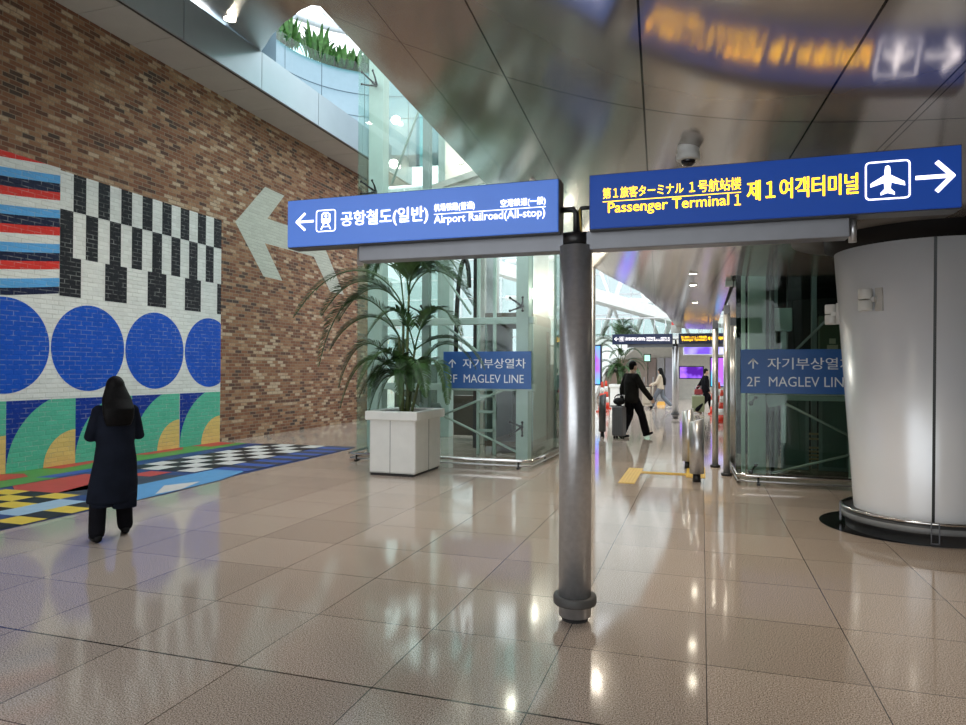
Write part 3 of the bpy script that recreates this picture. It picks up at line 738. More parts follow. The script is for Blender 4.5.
# ================================================================== RIGHT LIFT SHAFT
l2 = thing('glass_elevator_shaft', 'dark glass elevator shaft between the steel bollards and the wide column', 'elevator', (2, 11.5, 0))
for x0, x1 in ((.47, 1.98), (1.99, 3.5)):
    for z0, z1 in ((.12, 1.25), (1.26, 3.2)): MB().box(x0, x1, 10.6, 10.612, z0, z1).build('glass_pane', GLASS_D, l2)
MB().box(.47, .482, 10.62, 14, .12, 5.3).build('glass_pane', GLASS_G, l2)
post(.78, 10.95, .24, .24, 0, 3.4, PGREEN, l2); post(.60, 11.1, .06, .06, 0, 3.4, PGREEN, l2); post(2.15, 10.95, .24, .24, 0, 3.2, PGREEN, l2)
post(1.02, 11.3, .05, .3, 0, 3.4, DARK, l2); post(1.45, 12.3, .22, .2, 0, 3.4, DARK, l2); post(1.12, 12.0, .10, .10, 0, 3.3, GREYG, l2); post(1.75, 12.3, .08, .1, 0, 3.3, GREYG, l2)
MB().box(.9, 2.1, 10.9, 11.0, 1.16, 1.28).build('beam', PGREEN, l2)
for p, q in (((1.1, 10.9, 1.15), (2.1, 10.9, .62)), ((.98, 10.9, .08), (2.1, 10.9, .42)), ((1.3, 11.3, 1.85), (2.1, 11.3, 2.7))):
    MB().tube([p, q], .018, 8).build('brace', mat('tie_rod', (.45, .48, .46), .35), l2)
b = MB(); b.prism([(.90, 10.88, 1.16), (1.16, 10.88, 1.16), (1.16, 10.88, 1.10), (.94, 10.88, 1.05)], (0, .03, 0)); b.build('gusset', PGREEN, l2)
b = MB(); b.box(1.04, 1.30, 11.2, 11.4, 2.2, 2.55); b.build('control_box', mat('mint_box', (.52, .66, .60), .4), l2, .02)
MB().box(1.15, 1.22, 11.25, 11.35, .5, 2.2).build('conduit', STEEL, l2)
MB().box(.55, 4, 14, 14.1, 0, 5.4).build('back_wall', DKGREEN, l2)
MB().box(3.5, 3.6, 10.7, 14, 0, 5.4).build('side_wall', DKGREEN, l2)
for x0, x1 in ((1.18, 1.58), (1.72, 2.15)):
    d = MB().box(x0, x1, 11.6, 11.62, .06, 1.2).build('door_leaf', GREYG, l2)
    MB().box(x0+.05, x1-.05, 11.595, 11.602, .12, 1.14).build('pane', GLASS_D, d)
b = MB()
for z in (.12, .18, .24, .30, .36, .5, .58): b.box(1.2, 2.1, 11.9, 11.94, z, z+.03)
b.build('slat_reflection', mat('tan_reflection', (.42, .30, .16), .5), l2)  # tan bars modelled in place of a reflection in the shaft glass
b = MB(); b.box(1.75, 2.2, 11.7, 11.9, 1.6, 2.45); b.build('green_cabinet', mat('moss_cabinet', (.06, .09, .04), .5), l2)
b = MB(); b.box(1.85, 2.0, 11.68, 11.7, 1.75, 2.0); b.box(1.88, 1.97, 11.68, 11.7, 2.02, 2.1); b.build('notice', mat('cream_paper', (.65, .58, .42), .6), l2)
for x, z in ((.78, .2), (.78, 1.2)):
    b = MB(); b.tube([(x-.02, 10.83, z), (x-.10, 10.66, z-.08)], .012, 6); b.ellip((x-.10, 10.64, z-.08), (.035, .02, .035), 8); b.ellip((x-.02, 10.81, z), (.025, .03, .025), 8); b.build('spider_fitting', DARK, l2)
MB().box(.35, .46, 11.3, 11.5, 2.93, 3.14).build('junction_box', PGREEN, l2)

# steel bollards with slanted tops, and tall steel posts
def bollard(x, y, r, z, slope, label, m=STEEL):
    g = thing('bollard', label, 'bollard', (x, y, 0), 'steel bollards by the passage')
    b = MB(); seg = 28; ring = []
    for zz in (.12, None):
        ring.append([b.bm.verts.new((x+r*math.cos(k*2*PI/seg), y+r*math.sin(k*2*PI/seg), zz if zz is not None else z+slope*math.cos(k*2*PI/seg))) for k in range(seg)])
    for k in range(seg):
        f = b.bm.faces.new((ring[0][k], ring[0][(k+1) % seg], ring[1][(k+1) % seg], ring[1][k])); f.smooth = True
    b.bm.faces.new(ring[1]); b.bm.faces.new(ring[0][::-1]); b.build('tube', m, g)
    MB().lathe([(r*.6, 0), (r*.5, .12)], (x, y), 16, True).build('foot', DARK, g)
    return g
bollard(-.07, 10.25, .10, .88, .03, 'nearer steel bollard with slanted top at the right of the passage')
bollard(-.22, 11.6, .09, .95, .03, 'second steel bollard just behind the slanted top bollard')
bollard(-2.27, 16.4, .085, 1.0, .03, 'dark steel bollard at the left of the passage, seen beside the sign pole', mat('dark_steel', (.10, .10, .10), .35, .6))
for i, (x, y, h) in enumerate(((.36, 11.0, 2.47), (.21, 11.9, 2.3), (.46, 11.9, 2.35))):
    g = thing('steel_post', ('tallest steel post beside the dark elevator glass, nearest the viewer', 'steel post with slanted cap left of the tallest post', 'steel post right behind the tallest post')[i], 'post', (x, y, 0), 'tall steel posts by the passage')
    MB().lathe([(.05, 0), (.05, h)], (x, y), 20, True).build('tube', STEEL, g)
    MB().box(x-.045, x+.045, y-.05, y+.05, h-.02, h+.12, Matrix.Translation((0, 0, 0))).build('head', BEAM, g, .01)
    MB().lathe([(.08, 0), (.08, .04)], (x, y), 20, True).build('foot', DARK, g)

# ================================================================== PALMS
def leaflet_frond(pts, L, n, droop, parent, m, rng, width=.02):
    P = bez(pts, 28)
    b = MB(); rad = [.012*(1-.8*i/28)+.002 for i in range(29)]
    b.tube(P, rad, 5)
    up = Vector((0, 0, 1))
    for i in range(n):
        t = .16+.84*i/(n-1); k = min(27, int(t*28)); p = P[k].lerp(P[k+1], t*28-k)
        tg = (P[k+1]-P[k]).normalized()
        sd = tg.cross(up); sd = sd.normalized() if sd.length > .05 else Vector((1, 0, 0))
        nu = sd.cross(tg).normalized()
        ln = L*(math.sin(PI*min(1, .15+t*.85))**.6+.12)*(.9+.2*rng.random())
        for sgn in (-1, 1):
            d1 = (tg*.75+sd*sgn*.8+nu*.30+Vector([rng.uniform(-.08, .08) for _ in range(3)])).normalized()
            q0 = p; q1 = p+d1*ln*.5; q2 = q1+(d1*.8+Vector((0, 0, -droop))).normalized()*ln*.5
            w = (d1.cross(nu)).normalized()*width*.5
            a = [b.bm.verts.new(v) for v in (q0-w*.4, q0+w*.4, q1+w, q1-w)]
            b.bm.faces.new(a); c = b.bm.verts.new(q2); b.bm.faces.new((a[3], a[2], c))
    return b.build('frond', m, parent)
def planter_box(par, x0, x1, y0, y1, m):
    MB().box(x0+.05, x1-.05, y0+.05, y1-.05, .03, .86).build('box', m, par, .03)
    b = MB()
    b.box(x0, x1, y0, y0+.12, .83, .965); b.box(x0, x1, y1-.12, y1, .83, .965); b.box(x0, x0+.12, y0+.12, y1-.12, .83, .965); b.box(x1-.12, x1, y0+.12, y1-.12, .83, .965)
    b.build('rim', m, par, .015)
    MB().box(x0+.1, x1-.1, y0+.1, y1-.1, .80, .90).build('soil', SOIL, par)
    MB().box(x0+.08, x1-.08, y0+.045, y1-.08, 0, .035).build('base', DARK, par)
    b = MB(); xm = (x0+x1)/2-.03; b.box(xm-.004, xm+.004, y0+.047, y0+.056, .04, .83); b.box(x1-.056, x1-.047, (y0+y1)/2-.004, (y0+y1)/2+.004, .04, .83); b.build('panel_joint', mat('joint_grey', (.16, .16, .155), .5), par)
PLW = mat('planter_white', (.78, .78, .74), .32, noise=.03)
pt = thing('potted_palm', 'tall palm in a square white planter in front of the glass elevator', 'potted plant', (-4.44, 9.78, 0))
planter_box(pt, -4.84, -3.98, 9.22, 10.35, PLW)
rng = random.Random(3)
tips = [(-4.47, 9.8, 2.55), (-4.36, 9.75, 2.75), (-4.5, 9.7, 2.1), (-4.3, 9.85, 1.9), (-4.2, 9.8, 1.45), (-4.62, 9.85, 1.5), (-4.4, 9.95, 1.3)]
for i, tp in enumerate(tips):
    base = Vector((-4.42+rng.uniform(-.12, .12), 9.8+rng.uniform(-.1, .1), .88))
    MB().tube(bez([base, base.lerp(Vector(tp), .5)+Vector((rng.uniform(-.05, .05), 0, 0)), tp], 8), [.027-.001*k for k in range(9)], 8).build('cane', CANE, pt)
T = tips
FR = [
    (T[1], (-4.3, 9.6, 3.2), (-4.0, 9.5, 3.5), (-3.5, 9.4, 2.95), .46), (T[1], (-4.4, 9.6, 3.3), (-4.2, 9.5, 3.6), (-3.85, 9.4, 3.05), .46), (T[0], (-4.9, 9.7, 3.1), (-5.3, 9.6, 3.2), (-5.75, 9.5, 2.45), .38),  # hand placed fronds: start, control, control, tip, leaflet length
    (T[0], (-4.8, 9.75, 3.35), (-5.7, 9.7, 3.45), (-6.40, 9.7, 2.45), .20),
    (T[2], (-4.9, 9.6, 2.95), (-5.5, 9.55, 3.0), (-5.80, 9.5, 1.65), .32),
    (T[1], (-4.3, 9.7, 3.6), (-3.8, 9.7, 3.75), (-3.40, 9.65, 2.85), .42),
    (T[1], (-4.45, 9.6, 3.8), (-4.1, 9.5, 4.0), (-3.62, 9.4, 3.2), .46),
    (T[0], (-4.6, 9.9, 3.7), (-4.9, 10.0, 3.9), (-5.2, 10.1, 3.1), .40),
    (T[1], (-4.2, 9.85, 3.3), (-3.8, 10., 3.3), (-3.45, 10.2, 2.6), .40),
    (T[3], (-4.1, 9.7, 2.6), (-3.7, 9.6, 2.75), (-3.4, 9.5, 2.1), .22),
    (T[3], (-3.95, 9.9, 2.2), (-3.5, 10., 2.2), (-3.2, 10., 1.6), .2),
    (T[4], (-4.0, 9.6, 1.9), (-3.6, 9.4, 1.85), (-3.5, 9.2, 1.1), .18),
    (T[0], (-4.75, 9.7, 3.0), (-5.1, 9.6, 3.0), (-5.45, 9.5, 2.35), .34),
    (T[2], (-4.8, 9.7, 2.6), (-5.3, 9.6, 2.5), (-5.6, 9.5, 1.9), .22),
    (T[5], (-4.9, 9.8, 2.2), (-5.3, 9.7, 2.2), (-5.5, 9.6, 1.3), .30),
    (T[5], (-4.8, 9.6, 1.9), (-5.1, 9.4, 1.9), (-5.3, 9.3, 1.0), .22),
    (T[6], (-4.5, 9.5, 2.0), (-4.6, 9.2, 2.1), (-4.85, 9.0, 1.3), .22),
    (T[6], (-4.2, 9.6, 1.9), (-4.0, 9.3, 1.9), (-3.8, 9.1, 1.2), .22),
    (T[4], (-4.1, 9.9, 2.1), (-3.7, 10.1, 2.2), (-3.4, 10.2, 1.6), .22),
    (T[3], (-4.35, 9.6, 2.6), (-4.5, 9.4, 2.7), (-4.8, 9.2, 2.1), .22),
]
for f in FR: leaflet_frond(f[:4], f[4]*1.12, 56, .34, pt, LEAF, rng, .026)
for k in range(18):
    a = rng.uniform(.6*PI, 1.6*PI) if k % 3 else rng.uniform(0, 2*PI); t0 = Vector(rng.choice(T[2:])); t0.z = rng.uniform(1.2, max(1.3, t0.z)); t0.x = -4.4+(t0.x+4.4)*.6
    L = rng.uniform(.5, .95)*(1 if math.cos(a) < .2 else .6); d = Vector((math.cos(a), math.sin(a)*.7, 0))
    leaflet_frond((t0, t0+d*L*.3+Vector((0, 0, .4)), t0+d*L*.8+Vector((0, 0, .42)), t0+d*L+Vector((0, 0, rng.uniform(-.35, .1)))), rng.uniform(.15, .24), 38, .3, pt, LEAF, rng, .02)
fp_ = dup(pt, None, (.95, 20.9, 0), 'palm in a pale planter in the far hall, left of the man with a suitcase')
b = MB(); 
for k in range(26): b.ellip((-3.9+rng.uniform(-.35, .35), 9.5+rng.uniform(-.2, .5), 1.0+rng.uniform(0, .15)), (.06, .06, .05), 7)

# plants on the upper balcony
BC, BR, BZ = Vector((-7.85, 15.65, 0)), 3.0, 10.35
b = MB(); seg = 64
for i in range(seg):
    a0, a1 = i*2*PI/seg, (i+1)*2*PI/seg
    if not (math.radians(60) < (a0+a1)/2 < math.radians(250)): continue
    p = [(BC.x+BR*math.cos(a), BC.y+BR*math.sin(a)) for a in (a0, a1)]
    f = b.face([(p[0][0], p[0][1], 8.0), (p[1][0], p[1][1], 8.0), (p[1][0], p[1][1], BZ+.07), (p[0][0], p[0][1], BZ+.07)]); f.smooth = True
    q = [(BC.x+(BR+1.2)*math.cos(a), BC.y+(BR+1.2)*math.sin(a)) for a in (a0, a1)]
    b.face([(p[0][0], p[0][1], BZ+.07), (p[1][0], p[1][1], BZ+.07), (q[1][0], q[1][1], BZ+.07), (q[0][0], q[0][1], BZ+.07)])
    b.face([(q[0][0], q[0][1], 8), (q[1][0], q[1][1], 8), (q[1][0], q[1][1], BZ+.07), (q[0][0], q[0][1], BZ+.07)])
bmesh.ops.remove_doubles(b.bm, verts=b.bm.verts, dist=.001)
bal = b.build('balcony', BALW); tag(bal, 'pale blue curved balcony wall seen through the ceiling opening', 'balcony')
b = MB()
for a in (75, 100, 125, 150, 175, 200, 225):
    a = math.radians(a); c, s = math.cos(a), math.sin(a); t = Vector((-s, c, 0))*.012; p = Vector((BC.x+c*(BR-.006), BC.y+s*(BR-.006), 8)); b.face([p-t, p+t, p+t+Vector((0, 0, BZ-7.93)), p-t+Vector((0, 0, BZ-7.93))])
for z in (9.1, 9.76): b.tube([(BC.x+(BR-.004)*math.cos(a), BC.y+(BR-.004)*math.sin(a), z) for a in frange(math.radians(62), math.radians(248), .06)], .010, 4)
b.build('panel_joint', mat('joint_blue', (.08, .13, .17), .5), bal)
b = MB()
for i in range(seg):
    a0, a1 = i*2*PI/seg, (i+1)*2*PI/seg
    if not (math.radians(60) < (a0+a1)/2 < math.radians(250)): continue
    p = [(BC.x+(BR-.03)*math.cos(a), BC.y+(BR-.03)*math.sin(a)) for a in (a0, a1)]
    b.face([(p[0][0], p[0][1], BZ+.02), (p[1][0], p[1][1], BZ+.02), (p[1][0], p[1][1], BZ+.36), (p[0][0], p[0][1], BZ+.36)])
b.build('glass_balustrade', mat_glass('teal_glass', (.45, .72, .70)), bal)
def rosette(x, y, z, n, L, lab, rng, wide):
    g = thing('balcony_plant', lab, 'plant', (x, y, z), 'leafy plants along the curved balcony')
    b = MB()
    for k in range(n):
        a = rng.uniform(0, 2*PI); d = Vector((math.cos(a), math.sin(a), 0)); l = L*rng.uniform(.6, 1)
        o = Vector((rng.uniform(-.28, .28), rng.uniform(-.2, .2), 0)); o += d*.06
        P = bez([Vector((x, y, z))+o, Vector((x, y, z+l*.8))+o+d*l*.2, Vector((x, y, z+l*rng.uniform(.4, 1)))+o+d*l*rng.uniform(.2, .6)], 5)
        sd = Vector((-d.y, d.x, 0)); w = [.02, .6, 1, .8, .45, .02]
        prev = None
        for q, ww in zip(P, w):
            e = [b.bm.verts.new(q-sd*wide*ww), b.bm.verts.new(q+sd*wide*ww)]
            if prev: b.bm.faces.new((prev[0], prev[1], e[1], e[0]))
            prev = e
    b.build('foliage', LEAF2, g)
    MB().tube([(x, y, z-.08), (x, y, z+L*.4)], .025, 6).build('stem', CANE, g)
labs = ['dark leafy plant at the left end of the balcony row', 'tall broad leaved plant second from the left on the balcony', 'upright palm like plant rising alone on the balcony', 'low bushy plant right of the upright balcony palm',
        'dense bush in the middle of the balcony row', 'bush beside the dense middle one on the balcony', 'drooping leafy plant near the glass edge on the balcony', 'pale plant at the right end of the balcony, behind elevator glass', 'last small plant of the balcony row, by the black fitting']
for i, (px, L) in enumerate(((284, .7), (293, 1.35), (309, 1.2), (322, .65), (330, .75), (338, .8), (347, .8), (356, .75), (366, .7))):
    # stand it on the rim that the line of sight over px crosses
    a = lerp_tab([(284, 178), (297, 163), (310, 150), (327, 138), (340, 128), (357, 116), (372, 106)], px); a = math.radians(a)
    rosette(BC.x+(BR+.3)*math.cos(a), BC.y+(BR+.3)*math.sin(a), BZ+.15, 40 if L > .9 else 60, L*.95, labs[i], rng, .07)
# skylight frame high above
sk = thing('skylight_frame', 'grey curved skylight bar against the white sky above the balcony', 'skylight', (-9.5, 17, 13))
MB().tube([at(293, 16, 17.5), at(302, 19, 18), at(318, 25, 19), at(332, 29, 20), at(346, 32, 21), at(362, 34, 22)], .09, 8).build('ring_bar', mat('skylight_grey', (.35, .40, .43), .5), sk)
for p, q in ((at(310, 24, 19), at(322, 48, 19)), (at(322, 12, 19), at(345, 32, 21)), (at(345, 32, 21), at(356, 55, 21))):
    MB().tube([p, q], .03, 6).build('bar', mat('skylight_pale', (.6, .66, .68), .5), sk)

# ================================================================== FLOOR GUIDE STRIPS
YEL = mat('tactile_yellow', (.55, .34, .03), .45)
def tactile(x0, x1, y0, y1, label, n, along):
    g = thing('tactile_paving', label, 'tactile paving', ((x0+x1)/2, (y0+y1)/2, 0), 'yellow tactile paving')
    MB().box(x0, x1, y0, y1, .001, .006).build('slab', YEL, g)
    b = MB()
    for k in range(n):
        if along: yy = y0+(y1-y0)*(k+.5)/n; b.box(x0+.02, x1-.02, yy-.012, yy+.012, .006, .011)
        else: xx = x0+(x1-x0)*(k+.5)/n; b.box(xx-.012, xx+.012, y0+.03, y1-.03, .006, .011)
    b.build('ridges', mat('tactile_ridge', (.62, .42, .06), .45), g)
tactile(-1.13, -.9, 9.75, 11.3, 'yellow tactile paving block nearest the steel pole', 5, False)
tactile(-.9, -.23, 10.78, 10.98, 'narrow yellow tactile strip joining the two blocks', 2, True)
tactile(-.23, .05, 10.6, 11.8, 'ridged yellow tactile block by the steel bollards', 6, False)

# ================================================================== FAR HALL
def flat_box(name, px0, px1, py0, py1, Y, d, m, label, cat, group=None, frame=None):
    a, c = at(px0, py1, Y), at(px1, py0, Y)
    t = thing(name, label, cat, (a.x, Y, max(0, a.z)), group)
    MB().box(a.x, c.x, Y, Y+d, a.z, c.z).build('panel', m, t)
    MB().box(a.x-.05, c.x+.05, Y+.02, Y+d+.04, a.z-.05, c.z+.05).build('frame', frame or DARK, t)
    return t
def led(name, c1, c2, s, sc):
    m, nt, out = nodes(name); em = N(nt, 'ShaderNodeEmission'); em.inputs[1].default_value = s
    tc = N(nt, 'ShaderNodeTexCoord'); nz = N(nt, 'ShaderNodeTexNoise'); nz.inputs['Scale'].default_value = sc; nt.links.new(tc.outputs['Object'], nz.inputs['Vector'])
    r = N(nt, 'ShaderNodeValToRGB'); r.color_ramp.elements[0].color = rgba(c1); r.color_ramp.elements[0].position = .4; r.color_ramp.elements[1].color = rgba(c2); r.color_ramp.elements[1].position = .6
    nt.links.new(nz.outputs[0], r.inputs[0]); nt.links.new(r.outputs[0], em.inputs[0]); nt.links.new(em.outputs[0], out.inputs[0]); return m
PURP = led('purple_screen', (.06, .01, .22), (.3, .12, .9), 1.2, 1.6); BAND = led('violet_band', (.12, .06, .6), (.5, .5, 1.), 1.3, .8); CYAN = led('cyan_screen', (.05, .45, .9), (.35, .1, .8), 1.2, 1.1)
flat_box('wall_screen', 680, 703, 367, 378, 37, .15, PURP, 'wide purple screen on the far wall behind the woman in black', 'screen')
flat_box('light_band', 684, 730, 345, 354, 34, .3, BAND, 'glowing violet band below the far sign on the right', 'light', frame=WHITE)
flat_box('tall_screen', 711, 724, 358, 386, 33, .2, CYAN, 'cyan and purple screen above the red and white cones', 'screen')
flat_box('side_screen', 586, 600, 346, 384, 26, .2, CYAN, 'tall blue and purple screen just right of the foreground pole', 'screen')
flat_box('exit_light', 644.5, 650, 355, 361, 38, .12, mat('lit_exit_green', (.5, .9, .7), .5, emit=.5, ecol=(.45, 1, .75)), 'small green lit exit sign over the far doors', 'exit sign')
# shop fronts on the far wall
for i, (a, c, m, lab) in enumerate(((631, 647, mat('taupe_door', (.36, .29, .25), .5), 'taupe door panel in the far wall left of the exit sign post'), (648, 656, mat('brown_door', (.27, .21, .19), .5), 'narrow brown door beside the taupe door in the far wall'),
                                    (657, 664, mat('grey_door', (.42, .42, .44), .5), 'light grey door beside the brown one in the far wall'), (665, 676, mat('lilac_door', (.38, .37, .45), .5), 'lilac grey door behind the far sign pole'))):
    p, q = at(a, 400, 39.6), at(c, 358, 39.6)
    t = thing('door_panel', lab, 'door', ((p.x+q.x)/2, 39.6, 0), 'doors in the far wall')
    MB().box(p.x, q.x, 39.8, 39.95, 0, 2.3).build('leaf', m, t); MB().box(q.x-.2, q.x-.14, 39.75, 39.8, .9, 1.2).build('handle', STEEL, t)
p, q = at(596, 396, 39), at(628, 360, 39)
b = MB(); b.box(p.x, q.x, 39.3, 39.9, 0, 2.2); sh = b.build('brown_screen_wall', mat('brown_panel', (.24, .18, .14), .6)); tag(sh, 'brown low wall behind the far palm', 'partition')
tag(MB().box(-9.2, -3.35, 19.5, 19.8, 0, 1.75).build('partition', mat('grey_green_panel', (.10, .115, .10), .5)), 'low grey green partition far behind the glass elevator', 'partition')
for x, y, r_, lab in ((-7.1, 23, .28, 'grey round column far behind the glass elevator, left of its pair'), (-6.0, 26, .3, 'grey round column far behind the glass elevator, right of its pair')):
    t = thing('round_column', lab, 'column', (x, y, 0), 'round columns of the far hall'); MB().lathe([(r_, 0), (r_, 9)], (x, y), 32, True).build('shaft', mat('column_grey', (.42, .42, .40), .5), t); MB().lathe([(r_+.05, 0), (r_+.05, .2)], (x, y), 32, True).build('base_ring', STEEL, t)
# white stair flank and roof edge, upper left of the passage
st = thing('white_stair', 'white sloping stair flank behind the far palm', 'stairs', (-5, 34, 0))
b = MB(); pts = [at(590, 406, 34), at(606, 369, 34), at(631, 350, 34), at(631, 338, 34), at(590, 350, 34)]
b.prism(pts, (0, 1.2, 0)); b.build('stair_flank', mat('bright_white', (.78, .82, .82), .5), st)
b = MB(); b.prism([at(590, 352, 33.9), at(631, 339, 33.9), at(631, 331, 33.9), at(590, 336, 33.9)], (0, .03, 0)); b.build('glass_side', GLASS_G, st)
# upper gallery
ug = thing('upper_gallery', 'white upper gallery with railing over the far hall', 'gallery', (-1, 37, 3.3))
p, q = at(598, 342, 37), at(760, 334, 37)
MB().box(-9, 6.5, 36.5, 39.5, 2.95, 3.35).build('slab', mat('gallery_white', (.6, .6, .58), .5), ug)
b = MB()
for x in frange(-9, 6.5, .55): b.tube([(x, 36.6, 3.35), (x, 36.6, 4.3)], .02, 6)
b.tube([(-9, 36.6, 4.32), (6.5, 36.6, 4.32)], .035, 6); b.build('railing', STEEL, ug)
MB().box(-9, 6.5, 36.66, 36.68, 3.4, 4.25).build('balustrade_glass', GLASS_G, ug)
rf = thing('roof_truss', 'white steel roof trusses rising over the far hall', 'truss', (-3, 40, 0))
b = MB()
for x in (-8, -6, -4, -2.2):
    b.tube([(x, 42, 3.3), (x+2.2, 42, 9.5)], .14, 8); b.tube([(x+1.6, 42, 3.3), (x-.6, 42, 9.5)], .09, 8)
b.tube([(-12, 42, 6.2), (4, 42, 5.4)], .16, 8); b.tube([(-12, 42, 8.5), (4, 42, 9.)], .16, 8); b.build('truss_tube', mat('truss_white', (.7, .72, .72), .5), rf)
b = MB(); b.prism([(-12, 38, 7.4), (-1.5, 38, 4.2), (2.5, 38, 4.0), (2.5, 38, 4.4), (-1.2, 38, 4.7), (-12, 38, 8.2)], (0, 4, 0)); b.build('roof_edge', mat('gallery_white', (.6, .6, .58), .5), rf)
# hanging round box on the far sign
rb = thing('hanging_display', 'white and red display box on top of the far sign pole', 'display', at(676, 333, 23.6))
p, q = at(671, 335, 23.6), at(681.5, 325, 23.6)
MB().box(p.x, q.x, 23.45, 23.75, 2.84, 3.1).build('box', WHITE, rb)
MB().box(p.x+.02, q.x+.16, 23.5, 23.7, 3.1, 3.22).build('red_top', mat('red_plastic', (.6, .04, .04), .4, emit=.2), rb)
# red and white traffic cones / barriers
def cone(x, y, lab, h=.8):
    g = thing('traffic_cone', lab, 'traffic cone', (x, y, 0), 'red and white cones')
    MB().box(x-.2, x+.2, y-.2, y+.2, 0, .05).build('foot', mat('cone_red', (.62, .05, .02), .5), g)
    r = lambda z: .15-(.11)*z/h
    for k in range(5):
        z0, z1 = .05+k*(h-.05)/5, .05+(k+1)*(h-.05)/5
        MB().lathe([(r(z0), z0), (r(z1), z1)], (x, y), 18, True).build('band', mat('cone_red', (.62, .05, .02), .5) if k % 2 == 0 else mat('cone_white', (.7, .68, .64), .5), g)
for i, (px, Y, h) in enumerate(((714, 26, 1.25), (719, 24.5, 1.2), (722, 22, 1.0))):
    p = at(px, 410, Y); cone(p.x, Y, ('red and white banded cone left of its group by the steel posts', 'middle red and white cone of the group by the steel posts', 'red and white cone half behind the steel posts')[i], h)
for i, (px, Y) in enumerate(((602, 26), (606, 28))):
    p = at(px, 410, Y); cone(p.x, Y, ('red and white cone behind the dark bollard beside the pole', 'red and white cone in front of the far planter')[i], 1.15)

# ================================================================== PEOPLE
SKIN = mat('skin', (.52, .33, .24), .55); HAIR = mat('black_hair', (.004, .0035, .0035), .55, noise=.4, nscale=40, spec=.1)
EYEW = mat('eye_white', (.7, .7, .68), .3)
def capsule(b, path, rad, flat=1., seg=14):
    b.tube(path, rad, seg, True, flat)
    b.ellip(path[0], (rad[0],)*3 if flat == 1 else (rad[0], rad[0], rad[0]), 10); b.ellip(path[-1], (rad[-1],)*3, 10)
def loft(b, rings, seg=24):
    """rings: (x, y, z, rx, ry)"""
    rs = [[b.bm.verts.new((x+rx*math.cos(k*2*PI/seg), y+ry*math.sin(k*2*PI/seg), z)) for k in range(seg)] for x, y, z, rx, ry in rings]
    for i in range(len(rs)-1):
        for k in range(seg): b.bm.faces.new((rs[i][k], rs[i][(k+1) % seg], rs[i+1][(k+1) % seg], rs[i+1][k]))
    b.bm.faces.new(rs[0][::-1]); b.bm.faces.new(rs[-1])
def organic(b, name, m, parent, voxel=.008, smooth=6):
    o = b.build(name, m)
    r = o.modifiers.new('r', 'REMESH'); r.mode = 'VOXEL'; r.voxel_size = voxel; r.use_smooth_shade = True
    s = o.modifiers.new('s', 'SMOOTH'); s.iterations = smooth; s.factor = .5
    dg = bpy.context.evaluated_depsgraph_get(); me = bpy.data.meshes.new_from_object(o.evaluated_get(dg)); me.name = name
    old = o.data; o.modifiers.clear(); o.data = me; bpy.data.meshes.remove(old)
    o.parent = parent
    return o
V = Vector
def hand(b, wrist, d, palm_n, side, scale=1., curl=.5):
    """palm with four curled fingers and a thumb; d = direction of the hand, palm_n = way the palm faces"""
    d = V(d).normalized(); n = V(palm_n); n = (n-d*n.dot(d)).normalized(); w = d.cross(n)*side
    w0 = V(wrist)
    for k in range(4):
        off = w*(-.030+.020*k)*scale
        capsule(b, [w0+off*.5, w0+off+d*.085*scale], [.014*scale, .011*scale], seg=8)
        L = (.068, .078, .072, .058)[3-k if side < 0 else 3-k]*scale
        p = w0+off+d*.088*scale; pts = [p]; dd = d.copy()
        for j in range(3):
            ang = curl*(.5+.35*j); dd = (dd*math.cos(ang)+n*math.sin(ang)).normalized(); p = p+dd*L/3; pts.append(p)
        capsule(b, pts, [.0095*scale, .009*scale, .0082*scale, .0072*scale], seg=8)
    b0 = w0+w*.03*scale+d*.025*scale
    capsule(b, [b0, b0+(d*.6+w*.7+n*.3).normalized()*.035*scale, b0+(d*.9+w*.6+n*.6).normalized()*.062*scale], [.014*scale, .011*scale, .009*scale], seg=8)
